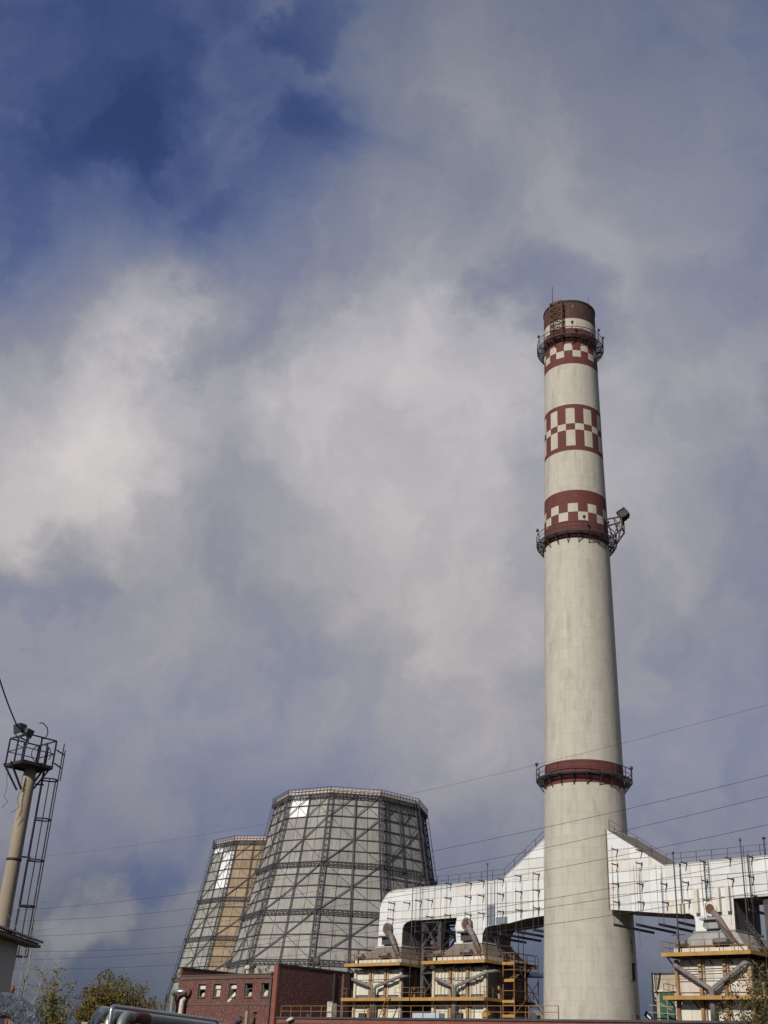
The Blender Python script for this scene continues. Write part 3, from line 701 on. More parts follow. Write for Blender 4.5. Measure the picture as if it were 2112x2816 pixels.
    part('slanting_pipe', MB().tube([(b2[0]+.5, 107.4, b2[1]+.1), (b2[0]+.4, 106.4, b2[1]+.1), (b2[0], yv, b2[1]), (b1[0], yv, b1[1]), (b1[0]-.1, yv, b1[1]-.4), (b1[0]-.1, yv, 7.1)], r_, 9), 'pipe_lagging', b)
    for q, zz_ in enumerate((11.6,) if style != 3 else (11.1, 11.75, 12.2)):
        part('thin_pipe', MB().tube([(x0-hw+.2, y0-.35, zz_), (x0+hw-.3, y0-.35, zz_+.05)], .04, 5), 'pipe_dark', b)
    # curb, hood
    part('curb', MB().box((x0-4.0, 106.1, 13.47), (x0+4.0, 114.0, 13.95)), 'casing_white', b)
    (n0, n1) = neck
    hm = 'hood_brown' if style != 3 else 'hood_grey'
    part('hood', MB().hexa([(x0-3.7, 106.3, 13.95), (x0+3.7, 106.3, 13.95), (x0+3.7, 113.8, 13.95), (x0-3.7, 113.8, 13.95), (n0-.05, 107.15, 15.5), (n1+.05, 107.15, 15.5), (n1+.05, 112.6, 15.5), (n0-.05, 112.6, 15.5)]), hm, b)
    part('flange', MB().box((n0-.18, 107.05, 15.46), (n1+.18, 112.72, 15.62)), 'casing_white' if style != 3 else 'hood_grey', b)
    part('hood_beam', MB().box((x0-3.6, 106.2, 13.97), (x0+3.6, 106.28, 14.12)), 'rust', b)
    # round hatch, shelf, slanting flue
    hx = (n0+n1)/2-.05; hz = 17.6
    hc = part('round_hatch', MB().tube([(hx, 107.28, hz), (hx, 106.75, hz)], .62, 16).tube([(hx, 106.75, hz), (hx, 106.68, hz)], .72, 16), 'pipe_lagging' if style != 3 else 'board_white', b)
    part('hatch_lid', MB().tube([(hx, 106.67, hz), (hx, 106.6, hz)], .46, 14), 'rust', hc)
    part('shelf', MB().box((hx-1.1, 106.3, 16.55), (hx+.9, 107.27, 16.75)).box((hx-.8, 106.7, 15.75), (hx+.7, 107.27, 16.55)), 'pipe_dark' if style != 3 else 'hood_grey', b)
    part('slanting_flue', MB().tube([(hx+.3, 106.7, hz-.3), (hx+.9, 106.6, 16.6), (hx+2.3, 106.6, 14.3)], [.3, .34, .34], 9), 'pipe_lagging', b)
    lt = MB()
    for s_ in (-.3, .3): lt.bar((n1+.4, 109+s_, 16.6), (x0+4.6, 109+s_, 13.5), .12)
    for i in range(9):
        t_ = (i+.5)/9; lt.bar((n1+.4+(x0+4.2-n1)*t_, 108.7, 16.6-3.1*t_), (n1+.4+(x0+4.2-n1)*t_, 109.3, 16.6-3.1*t_), .09)
    part('inclined_stair', lt, 'dark_steel', b)
    lt = MB()
    for s_ in (-.35, .35): lt.bar((hx+.9, 106.35+s_*.3, 16.4), (x0+3.6, 106.2+s_*.3, 13.6), .1)
    part('brace', lt, 'rust', b)
    part('drum', MB().tube([(x0-3.6, 106.0, 14.35), (x0-2.5, 106.0, 14.45)], .28, 9), 'pipe_lagging', b)
    part('drum', MB().tube([(x0+.6, 105.9, 14.4), (x0+2.1, 105.9, 14.4)], .33, 9).bar((x0+1.2, 105.9, 14.4), (x0+1.2, 105.9, 15.3), .1), 'pipe_lagging', b)
    part('red_beam', MB().bar((x0-4.1, 106.0, 15.2), (x0-2.6, 106.0, 15.2), .09).bar((x0-3.4, 106.0, 13.5), (x0-3.4, 106.0, 15.3), .12), 'rust_red', b)
    return b
B1 = boiler(-105.9, 'boiler at the end of the row farthest from the chimney, beside the house', (-111.0, -99.3), ((-109.9, 11.72), (-106.44, 10.85), (-105.75, 10.8), (-101.8, 11.86)), (-107.2, -103.0), 1)
B2 = boiler(-92.65, 'boiler with ribbed cream front and scaffold stair on its shaded side', (-99.15, -87.8), ((-95.8, 11.56), (-93.2, 10.75), (-92.69, 10.74), (-87.9, 12.2)), (-94.0, -90.1), 2)
B3 = boiler(-60.1, 'boiler with rusty orange columns and grey hood on the far side of chimney', (-65.0, -53.6), ((-63.93, 12.37), (-60.27, 10.21), (-59.88, 10.2), (-56.38, 12.4)), (-62.2, -57.85), 3)
# ladder on the first boiler
ld = MB(); a, b_ = Vector((-103.6, 104.6, 7.1)), Vector((-102.3, 104.6, 9.5))
for s_ in (-.3, .3): ld.bar(a+Vector((0, s_, 0)), b_+Vector((0, s_, 0)), .08)
for i in range(6): ld.bar(a.lerp(b_, (i+.5)/6)-Vector((0, .3, 0)), a.lerp(b_, (i+.5)/6)+Vector((0, .3, 0)), .14, .05)
part('ladder', ld, 'yellow_rail', B1)
# slender vent masts standing on the platforms
for (xx, z0, z1, par, r_) in ((-99.85, 9.5, 23.4, B1, .055), (-87.95, 13.47, 23.8, B2, .055), (-63.2, 13.47, 23.0, B3, .065), (-55.6, 13.47, 23.6, B3, .065)):
    mb = MB().tube([(xx, 105.6, z0), (xx, 105.6, z1)], r_, 7).tube([(xx, 105.6, z1), (xx, 105.6, z1+.25)], [r_*1.6, r_*2], 7)
    part('vent_mast', mb, 'pipe_dark', par)
for xx in (-86.9, -86.2):
    part('gooseneck_pipe', MB().tube([(xx, 110, 13.4), (xx, 110, 16.6), (xx+.1, 110, 16.9), (xx+.4, 110, 16.95), (xx+.5, 110, 16.5)], .05, 6), 'pipe_dark', B2)
# scaffold stair tower beside the second boiler
stt = thing('stair_tower', 'yellow scaffold stair tower between ribbed boiler and chimney', 'stairs', (-86.9, 109.8, 0))
SX0, SX1, SY0, SY1 = -87.7, -86.1, 108.2, 112.6
for xx in (SX0, SX1):
    for yy in (SY0, 110.2, SY1): part('post', MB().box((xx-.045, yy-.045, 0), (xx+.045, yy+.045, 14.2)), 'yellow_rail' if yy < 111 else 'rust', stt)
for i, zz_ in enumerate((7.9, 9.4, 11.6, 13.4)):
    fl = part('landing', MB().box((SX0, SY0, zz_-.1), (SX1, SY1 if i % 2 else 110.2, zz_)), 'platform_under', stt)
    part('fascia', MB().box((SX0-.07, SY0-.1, zz_-.28), (SX1+.07, SY0-.03, zz_+.02)), 'yellow_fascia', fl)
    part('handrail', MB().bar((SX1, SY0, zz_+1.0), (SX1, SY1, zz_+1.0), .07).bar((SX0, SY0-.02, zz_+1.0), (SX1, SY0-.02, zz_+1.0), .07), 'yellow_rail', fl)
    if i < 3:
        z2 = (7.9, 9.4, 11.6, 13.4)[i+1]; ld = MB()
        ya, yb_ = (SY0+.4, SY1-.6) if i % 2 == 0 else (SY1-.6, SY0+.4)
        for s_ in (-.35, .35): ld.bar((-86.9+s_, ya, zz_), (-86.9+s_, yb_, z2), .1)
        for q in range(8):
            t_ = (q+.5)/8; ld.bar((-87.25, ya+(yb_-ya)*t_, zz_+(z2-zz_)*t_), (-86.55, ya+(yb_-ya)*t_, zz_+(z2-zz_)*t_), .2, .05)
        part('flight', ld, 'yellow_rail', stt)
part('lower_casing', MB().box((SX0+.1, SY0+.1, 0), (SX1-.1, SY1-.4, 7.8)), 'column_cream', stt)
part('diagonal', MB().bar((SX1+.06, SY0, 7.9), (SX1+.06, SY1, 11.6), .08).bar((SX1+.06, SY1, 9.4), (SX1+.06, SY0, 13.4), .08), 'rust', stt)
tag(part('stair_flight', MB().bar((-85.9, 111.5, 8.6), (-84.0, 111.5, 7.0), .12).bar((-85.9, 112.1, 8.6), (-84.0, 112.1, 7.0), .12).bar((-85.9, 111.5, 9.6), (-84.0, 111.5, 8.0), .06), 'mast_concrete'), 'short pale stair descending from scaffold tower towards chimney', 'stairs')
tag(part('connecting_pipe', MB().tube([(-88.2, 112.0, 12.35), (-81.6, 110.0, 12.0)], .27, 10), 'blue_pipe'), 'dark blue pipe running from scaffold tower into chimney', 'pipe')
tag(part('pale_plinth', MB().box((-97.0, 103.2, 7.06), (-92.9, 104.2, 7.75)), 'pale_blue'), 'pale blue slab on the low roof before ribbed boiler', 'slab')
tag(part('yellow_box', MB().prism([(-84.9, 7.06), (-84.3, 7.06), (-84.1, 7.5), (-84.6, 7.95), (-85.1, 7.6)], 'y', 101.3, 101.8), 'yellow_fascia'), 'small yellow fitting at foot of scaffold stair', 'fitting')

# ------------------------------------------------------------------ white flue ducts
YD0, YD1 = 107.3, 112.5
Lout = [(-107.2, 15.62), (-107.1, 17.45), (-107.05, 20.1), (-106.85, 20.75), (-106.45, 21.3), (-106.05, 21.7), (-105.65, 21.98), (-105.1, 22.15), (-104.6, 22.25), (-87.06, 22.35), (-80.8, 26.4), (-78.5, 27.9),
        (-78.5, 18.1), (-81.05, 18.04), (-83.6, 17.84), (-86.1, 17.46), (-89.0, 17.31), (-89.6, 17.1), (-89.95, 16.6), (-90.1, 15.62), (-94.0, 15.62), (-94.3, 17.3), (-94.0, 18.45), (-101.5, 18.45), (-102.3, 18.3), (-102.75, 18.0), (-102.95, 17.5), (-103.0, 15.62)]
Rout = [(-72.3, 26.65), (-72.19, 26.58), (-65.25, 22.25), (-44, 22.3), (-44, 18.55), (-57.77, 18.53), (-57.83, 15.62), (-62.2, 15.62), (-62.14, 16.6), (-62.27, 17.1), (-62.8, 17.37), (-65.4, 17.5), (-72, 18.2), (-72.25, 18.22)]
def q4(X, Y): return (930+X/2.765, 2380+Y/2.765)
def q5(X, Y): return (1640+X/3.515, 2260+Y/3.515)
LB = [q4(*a) for a in ((430, 292), (425, 342), (420, 410), (545, 290), (635, 275), (718, 270), (858, 255), (1010, 245), (1108, 235), (1258, 225), (1395, 205), (1530, 195), (715, 395), (855, 383), (1010, 375), (1110, 368), (1258, 355), (1395, 345), (1530, 330), (860, 145), (1015, 138), (1110, 122), (1258, 112), (1390, 85), (1528, 72))]
RB = [q5(*a) for a in ((205, 275), (205, 420), (215, 610), (225, 785), (440, 410), (450, 610), (460, 785), (440, 285), (680, 610), (695, 790), (890, 595), (905, 770), (1075, 580), (1090, 765), (1325, 560), (1520, 540), (1550, 725), (875, 405), (1055, 390), (1300, 360), (1510, 345))]
def duct(label, out, xs, brs, hang, rusty):
    xc = sum(p[0] for p in out)/len(out)
    d = thing('flue_duct', label, 'duct', (xc, 110, 15.6), 'white flue ducts entering the chimney')
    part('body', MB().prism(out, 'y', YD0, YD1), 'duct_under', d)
    zs_ = [15.6, 17.0, 18.6, 19.7, 20.9, 22.2, 23.3, 24.4, 25.6, 28]
    for i in range(len(xs)-1):
        for j in range(len(zs_)-1):
            c_ = clip(out, xs[i]+.012, xs[i+1]-.012, zs_[j]+.012, zs_[j+1]-.012)
            if len(c_) < 3 or area(c_) < .05: continue
            o_ = random.uniform(.03, .06)
            m_ = 'duct_rusty' if random.random() < rusty+(.30 if zs_[j] < 17 else 0) else 'duct_white'
            part('duct_sheet', MB().prism(c_, 'y', YD0-o_, YD0-.003), m_, d)
    # top sheets (thin, lapping over the edge)
    top = [p for p in out if p[1] > 19.5]
    for a, b_ in zip(out, out[1:]):
        if a[1] > 20 and b_[1] > 20 and b_[0] > a[0]:
            n = max(1, int((b_[0]-a[0])/2.4))
            for i in range(n):
                p0 = Vector((a[0], 0, a[1])).lerp(Vector((b_[0], 0, b_[1])), i/n); p1 = Vector((a[0], 0, a[1])).lerp(Vector((b_[0], 0, b_[1])), (i+1)/n)
                part('top_sheet', MB().prism([(p0.x+.01, p0.z+.004), (p1.x-.01, p1.z+.004), (p1.x-.01, p1.z+.05), (p0.x+.01, p0.z+.05)], 'y', YD0-.1, YD1+.1), 'duct_white' if abs(b_[1]-a[1]) < .5 or b_[1] > a[1] else 'hood_brown', d)
    for zz_ in (18.75, 19.7, 20.9, 22.05, 23.3, 24.4):
        c_ = clip(out, min(xs), max(xs), zz_-.035, zz_+.035)
        if len(c_) >= 3: part('seam_strip', MB().prism(c_, 'y', YD0-.09, YD0-.062), 'seam_rust', d)
    me_ = MB().bar((0, .2, 0), (0, -1.15, 0), .10, .11).bar((-.0, -.0, -.2), (0, 0, .2), .16, .05, upv=(0, 1, 0)).mesh('bracket', 'dark_steel')
    for q in brs:
        p = on_y(*q, YD0-.05); inst('bracket', me_, d, (p.x, YD0-.05, p.z))
    hb_ = MB().bar((0, -4.0, 0), (0, 3.6, 0), .2, .24).mesh('hanger_beam', 'dark_steel')
    hr = MB().tube([(0, 0, 0), (0, 0, 5.9)], .022, 4).mesh('hanger_rod', 'dark_steel')
    for (xx, zz_) in hang:
        o = inst('hanger_beam', hb_, d, (xx, 110, zz_))
        for dy in (-3.95, -2.95): inst('hanger_rod', hr, d, (xx, 110+dy, zz_))
    for q in brs[::2]:
        p = on_y(*q, YD0-.05); inst('hanger_rod', hr, d, (p.x, YD0-1.15, p.z-4.4)).scale.z = .8
    # roof railing
    rp = MB().bar((0, 0, 0), (0, 0, 1.15), .05).mesh('railing_post', 'dark_steel')
    pts = [Vector((p[0], YD0+.3, p[1]+.05)) for p in out if p[1] > 21.9]
    for a, b_ in zip(pts, pts[1:]):
        if b_.x-a.x < .6: continue
        n = max(1, round((b_.x-a.x)/1.7))
        for i in range(n): inst('railing_post', rp, d, a.lerp(b_, i/n))
        for hh in (.6, 1.15): part('railing_rail', MB().bar(a+Vector((0, 0, hh)), b_+Vector((0, 0, hh)), .04), 'dark_steel', d)
    return d
xl = [-107.3, -105.2, -103.0, -100.9, -98.8, -96.6, -94.15, -92.0, -90.0, -87.8, -85.5, -83.2, -81.0, -78.4]
DL = duct('white sheet metal flue duct joining two boilers on the house side of chimney', Lout, xl, LB, ((-86.4, 16.2), (-84.1, 16.35), (-81.7, 16.45), (-99.6, 17.0), (-97.6, 17.0), (-95.6, 17.0), (-88.6, 16.1)), .05)
xr = [-72.31, -69.6, -67.2, -65.2, -62.3, -60.0, -57.8, -55.4, -53, -50.4, -48, -46, -43.9]
DR = duct('white flue duct with peaked inlet reaching boiler with rusty orange columns', Rout, xr, RB, ((-71.0, 16.5), (-68.3, 16.4), (-65.6, 16.3), (-63.4, 16.4), (-55.6, 17.2), (-53.4, 17.2)), .07)
part('inlet_edge', MB().bar((-72.3, 107.25, 18.2), (-72.36, 107.25, 26.65), .10, .12), 'rust', DR)
part('inlet_sleeve', MB().prism([(-75.5, 18.8), (-72.28, 18.7), (-72.28, 26.2), (-75.5, 26.6)], 'y', 107.75, 112.0), 'duct_under', DR)
# galvanised patches and hanging ladder on the ducts
part('patch_sheet', MB().box((-89.3, YD0-.12, 17.4), (-88.7, YD0-.07, 19.6)).box((-88.65, YD0-.11, 17.4), (-88.1, YD0-.07, 19.6)), 'galvanised', DL, 'galvanised patch sheets over the duct neck')
part('patch_sheet', MB().box((-88.0, YD0-.11, 17.45), (-86.3, YD0-.07, 18.2)), 'galvanised', DL)
for xa in (-63.6, -61.9, -59.5, -58.4):
    part('stiffener_post', MB().box((xa, YD0-.5, 17.3), (xa+.42, YD0-.07, 19.6 if xa > -63 else 18.3)), 'duct_rusty', DR)
ld = MB(); xa = -60.35
for s_ in (-.25, .25): ld.bar((xa+s_, YD0-.3, 18.3), (xa+s_, YD0-.3, 22.3), .05)
for i in range(12): ld.bar((xa-.25, YD0-.3, 18.5+i*.33), (xa+.25, YD0-.3, 18.5+i*.33), .04)
part('ladder', ld, 'dark_steel', DR)
lf = MB(); p = on_y(953, 2488, 107.3); a = Vector((-107.15, 108, 19.6))
lf.bar(a, a+Vector((-1.1, -.6, .1)), .12).bar(a+Vector((-1.1, -.6, .1)), a+Vector((-.1, -.3, -1.2)), .1).bar(a+Vector((-.5, -.3, .1)), a+Vector((-.5, -.3, -.5)), .3)
part('hoist_bracket', lf, 'dark_steel', DL)
part('mast_cap', MB().tube([(-54.1, 107.6, 22.3), (-54.1, 107.6, 24.0)], .07, 6).tube([(-54.1, 107.6, 24.0), (-54.1, 107.6, 24.15)], .2, 7), 'pipe_dark', DR)
# braced support frames under the ducts
def support(label, x0, x1):
    s_ = thing('support_frame', label, 'frame', ((x0+x1)/2, 110, 0), 'braced frames under the ducts')
    for xx in (x0, x1):
        for yy in (108.0, 112.0):
            part('leg', MB().box((xx-.28, yy-.28, 0), (xx+.28, yy+.28, 18.4)), 'pipe_dark', s_)
    zl = [9.5, 12.4, 15.3, 18.2]
    for z0, z1 in zip(zl, zl[1:]):
        for yy in (107.7, 112.3): part('brace', MB().bar((x0, yy, z0), (x1, yy, z1), .16).bar((x1, yy+.02, z0), (x0, yy+.02, z1), .16).bar((x0, yy, z1), (x1, yy, z1), .18), 'dark_steel', s_)
        for xx in (x0-.3, x1+.3): part('brace', MB().bar((xx, 108, z0), (xx, 112, z1), .14).bar((xx, 112, z0), (xx, 108, z1), .14).bar((xx, 108, z1), (xx, 112, z1), .16), 'dark_steel', s_)
support('dark braced steel frame under the duct between two boilers', -99.9, -97.2)
support('dark braced steel frame beyond the boiler with rusty orange columns', -54.6, -51.6)

# ------------------------------------------------------------------ beige block beyond the chimney
bk = thing('beige_building', 'small beige panel building with green door behind rusty boiler', 'building', (-70.5, 117, 0))
part('wall', MB().box((-73.0, 116, 0), (-67.5, 119, 12.5)), 'block_beige', bk)
part('coping', MB().box((-73.1, 115.9, 12.5), (-67.4, 119.1, 12.65)), 'roof_felt', bk)
part('corner_strip', MB().box((-73.08, 115.92, 0), (-72.75, 116.2, 12.5)), 'board_white', bk)
part('door', MB().box((-72.2, 115.9, 7.0), (-70.4, 115.98, 10.7)), 'green_door', bk)
part('ledge', MB().box((-73.1, 115.75, 10.75), (-69.5, 115.97, 10.9)), 'board_white', bk)
fr = MB()
for xx in (-72.4, -70.1, -68.0): fr.bar((xx, 114, 0), (xx, 114, 10.2 if xx > -71 else 8.6), .1)
for zz_ in (9.2, 9.9): fr.bar((-72.4, 114, zz_-.6), (-68.0, 114, zz_-.9), .08)
fr.bar((-71.6, 114, 9.8), (-69.6, 114, 8.8), .1)
tag(part('pipe_rail_frame', fr, 'mast_concrete'), 'pale pipe railing before the green door', 'railing')
sg = thing('striped_barrier', 'small black and white striped board by the beige building', 'sign', (-72.1, 113.8, 0))
part('board', MB().prism([(-72.8, 8.25), (-71.95, 7.6), (-71.7, 8.05), (-72.5, 8.7)], 'y', 113.6, 113.7), 'stripe_black', sg)
part('stripe', MB().prism([(-72.5, 8.26), (-71.97, 7.86), (-71.9, 7.97), (-72.42, 8.37)], 'y', 113.56, 113.597), 'stripe_white', sg)
part('stand', MB().bar((-72.2, 113.75, 0), (-72.2, 113.75, 8.1), .08), 'pipe_dark', sg)

# ------------------------------------------------------------------ floodlight mast
PB = Vector((-46.98, 24.53, 0))
mt = Vector((-PB.x, -PB.y, 0)).normalized(); mr_ = Vector((-mt.y, mt.x, 0)); UP = Vector((0, 0, 1))
def mp_(r_, t_, z): return PB+mr_*r_+mt*t_+UP*z
PH = R(29)
def mq_(r_, t_, z): return mp_(r_*math.cos(PH)+t_*math.sin(PH)-.12, -r_*math.sin(PH)+t_*math.cos(PH), z)
ms = thing('floodlight_mast', 'tapered concrete floodlight mast with caged ladder and railed top', 'mast', PB)
part('pole', MB().tube([mp_(0, 0, z) for z in (0, 4, 8, 12, 13.1)], [.37, .345, .31, .275, .26], 20), 'mast_concrete', ms)
for z in (9.05, 5.9): part('pole_band', MB().tube([mp_(0, 0, z-.05), mp_(0, 0, z+.05)], .325+.01*(9-z)/3, 20), 'mast_steel', ms)
dk = part('top_platform', MB().hexa([mq_(-.74, -.74, 13.1), mq_(0.74, -.74, 13.1), mq_(.74, .74, 13.1), mq_(-.74, .74, 13.1), mq_(-.74, -.74, 13.16), mq_(0.74, -.74, 13.16), mq_(.74, .74, 13.16), mq_(-.74, .74, 13.16)]), 'mast_steel', ms)
cr = [(-.74, .74), (.74, .74), (0.74, -.74), (-.74, -.74)]
for i in range(4):
    a, b_ = cr[i], cr[(i+1) % 4]; m_ = ((a[0]+b_[0])/2, (a[1]+b_[1])/2)
    for q in (a, m_): part('railing_post', MB().bar(mq_(*q, 13.1), mq_(*q, 14.3), .06), 'mast_steel', dk)
    for h in (.6, 1.2): part('railing_rail', MB().bar(mq_(*a, 13.1+h), mq_(*b_, 13.1+h), .055 if h > 1 else .035), 'mast_steel', dk)
    part('platform_edge', MB().bar(mq_(*a, 13.06), mq_(*b_, 13.06), .1), 'mast_steel', dk)
for a, z in ((-1.05, 13.05), (.85, 13.05)):
    for t_ in (.3, -.3): part('platform_strut', MB().bar(mq_(a, t_, z), mq_(.25*(1 if a > 0 else -1), t_*.6, 12.0), .07), 'mast_steel', dk)
# floodlights
def flood(c, aim, s_, label):
    f_ = thing('floodlight', label, 'floodlight', c-UP*.3, 'floodlights on the mast')
    aim = aim.normalized(); sx = aim.cross(UP).normalized(); uz = sx.cross(aim)
    P = lambda a, b_, d_: c+sx*a+uz*b_+aim*d_
    w, h = .30*s_, .22*s_
    mb = MB().hexa([P(-w*.6, -h*.6, -.26*s_), P(w*.6, -h*.6, -.26*s_), P(w, -h, .14*s_), P(-w, -h, .14*s_), P(-w*.6, h*.6, -.26*s_), P(w*.6, h*.6, -.26*s_), P(w, h, .14*s_), P(-w, h, .14*s_)])
    part('housing', mb, 'lamp_body', f_)
    part('lens', MB().hexa([P(-w*.9, -h*.9, .142*s_), P(w*.9, -h*.9, .142*s_), P(w*.9, -h*.9, .16*s_), P(-w*.9, -h*.9, .16*s_), P(-w*.9, h*.9, .142*s_), P(w*.9, h*.9, .142*s_), P(w*.9, h*.9, .16*s_), P(-w*.9, h*.9, .16*s_)]), 'glass', f_)
    part('yoke', MB().bar(P(-w-.04, 0, 0), P(-w-.04, -h-.15, 0), .04).bar(P(w+.04, 0, 0), P(w+.04, -h-.15, 0), .04).bar(P(-w-.04, -h-.15, 0), P(w+.04, -h-.15, 0), .05), 'mast_steel', f_)
flood(mp_(-.80, .15, 14.70), mt*.5-mr_*.9-UP*.25, 1.0, 'larger floodlight tilted away on the mast railing corner')
flood(mp_(-.42, .30, 14.52), mr_*.9+mt*.6-UP*.45, .85, 'smaller floodlight facing the plant on the mast railing')
# ladder and cage
la = part('ladder', MB().bar(mp_(.57, .25, 3.2), mp_(.57, .25, 14.0), .07).bar(mp_(.57, -.25, 3.2), mp_(.57, -.25, 13.3), .07), 'mast_steel', ms)
rg = MB().bar((0, -.25, 0), (0, .25, 0), .03).mesh('rung', 'mast_steel'); an = math.atan2(mr_.y, mr_.x)
for i in range(28): inst('rung', rg, la, mp_(.57, 0, 3.5+i*.34), an)
for z in (12.35, 9.2, 6.1): part('ladder_stay', MB().bar(mp_(.2, 0, z), mp_(.68, 0, z), .06), 'mast_steel', la)
hp = MB().tube([(0, .26, 0)]+[(.34+.34*math.sin(t_)-.0, .34*math.cos(t_), 0) for t_ in [R(q) for q in range(-20, 201, 20)]]+[(0, -.26, 0)], .035, 5).mesh('cage_hoop', 'mast_steel')
for z in (12.6, 10.85, 9.1, 7.2, 5.2): inst('cage_hoop', hp, la, mp_(.57, 0, z), an)
for a, b_ in ((.68, 0), (.58, .26), (.58, -.26), (.3, .34)): part('cage_bar', MB().bar(mp_(.57+a, b_, 5.2), mp_(.57+a, b_, 12.6 if a < .66 else 14.3), .035), 'mast_steel', la)
part('ladder_guard', MB().bar(mp_(.95, .3, 13.9), mp_(1.34, .1, 13.75), .05).bar(mp_(.95, .3, 13.3), mp_(1.3, .1, 13.15), .05).bar(mp_(1.34, 0, 12.6), mp_(1.34, 0, 14.0), .035), 'mast_steel', la)
# dangling cables and bent conduit
random.seed(3)
def cable(pts, r_, lab, m_='wire'):
    return tag(part('loose_cable', MB().tube(pts, r_, 5), m_), lab, 'cable', 'loose cables on the mast top')
ring_ = [mp_(.32+.42*math.cos(R(q)), .7+.05*math.sin(R(q*2)), 13.55+.42*math.sin(R(q))) for q in range(-30, 300, 20)]
cable(ring_, .022, 'coiled cable loop hanging inside the mast railing')
cable([mp_(-.55+.24*math.cos(R(q)), .55, 14.05+.26*math.sin(R(q))) for q in range(90, 420, 25)], .018, 'small cable loop below the larger floodlight')
cable([mp_(.0, .45, 14.98), mp_(.16, .45, 15.0), mp_(.38, .45, 14.8), mp_(.44, .45, 14.55), mp_(.36, .45, 14.3), mp_(.26, .45, 14.3)], .028, 'bent hook shaped conduit above the mast railing')
cable([mp_(-.25, .3, 13.05), mp_(-.3, .36, 12.4), mp_(-.22, .38, 12.0), mp_(-.35, .4, 11.6), mp_(-.2, .4, 11.2), mp_(-.5, .42, 10.9)], .012, 'thin cable dangling down the sunny side of the mast pole')
cable([mp_(-.9, .85, 13.05), mp_(-.95, .85, 12.4), mp_(-.85, .85, 11.9), mp_(-.9, .85, 11.5), mp_(-.7, .85, 11.3), mp_(-.9, .85, 11.0)], .012, 'thin cable dangling free from the platform corner')
A_ = mp_(-.92, .15, 14.78); B_ = at_r(-60, 1640, 40)
tag(part('service_cable', MB().tube([A_.lerp(B_, t_)-UP*(1.2*t_*(1-t_)) for t_ in [i/14 for i in range(15)]], .035, 6), 'wire'), 'thick cable rising away from the floodlight mast top', 'cable')

# ------------------------------------------------------------------ plastered shed with corrugated roof
rs = 34.0
EV0 = at_r(0, 2553, rs); zE = EV0.z
dd = ray(120, 2597); k_ = (zE-1.6)/dd.z; EV1 = EYE+dd*k_
ev = Vector((EV1.x-EV0.x, EV1.y-EV0.y, 0)).normalized(); nn = Vector((ev.y, -ev.x, 0))   # nn points to the viewer's right, out of the wall
if nn.dot(from_view(1, 0, 0)) < 0: nn = -nn
sh = thing('plastered_shed', 'plastered shed corner under a corrugated roof beside floodlight mast', 'shed', Vector((EV0.x, EV0.y, 0))-nn*2)
def sp_(e, n, z): return Vector((EV1.x, EV1.y, 0))+ev*e+nn*n+UP*z
# wall corner: where the ray of the wall edge meets the wall plane .55 m behind the eave
n_w = -.50
dw = ray(50, 2600); base_ = sp_(0, n_w, 0); kk = (base_-Vector((0, 0, 0))).dot(nn)/Vector((dw.x, dw.y, 0)).dot(nn)
e_c = (Vector((dw.x*kk, dw.y*kk, 0))-Vector((EV1.x, EV1.y, 0))).dot(ev)
zw = zE-.12
mb = MB().hexa([sp_(-9, n_w-4, 0), sp_(e_c, n_w-4, 0), sp_(e_c, n_w, 0), sp_(-9, n_w, 0), sp_(-9, n_w-4, zw+1.0), sp_(e_c, n_w-4, zw+1.0), sp_(e_c, n_w, zw), sp_(-9, n_w, zw)])
part('wall', mb, 'plaster', sh)
rf = MB(); N = 110; pitch = .22; L_ = 10.0; s_ = .26
o = len(rf.v)
for i in range(N*6+1 if 0 else int(L_/pitch*8)+1):
    e = -i*pitch/8; w = .032*math.cos(2*math.pi*i/8)
    for (n_, th) in ((0, 0), (-5, 0), (-5, .012), (0, .012)):
        rf.v.append(tuple(sp_(e, n_, zE+.04+(-n_)*s_+w+th)))
cnt = int(L_/pitch*8)+1
for i in range(cnt-1):
    for k_ in range(4):
        l_ = (k_+1) % 4; rf.f.append([i*4+k_, i*4+l_, (i+1)*4+l_, (i+1)*4+k_]); rf.m.append(0); rf.sm.append(False)
rf.f.append([0, 3, 2, 1]); rf.m.append(0); rf.sm.append(False)
part('roof', rf, 'slate', sh)
part('soffit_board', MB().hexa([sp_(-9.5, -.5, zE-.12), sp_(-.06, -.5, zE-.12), sp_(-.06, -.06, zE-.12), sp_(-9.5, -.06, zE-.12), sp_(-9.5, -.5, zE-.04), sp_(-.06, -.5, zE-.04), sp_(-.06, -.06, zE-.04), sp_(-9.5, -.06, zE-.04)]), 'frame_wood', sh)
part('barge_rafter', MB().bar(sp_(-.25, -.1, zE-.05), sp_(-.25, -4.5, zE+1.1), .08, .12), 'frame_wood', sh)

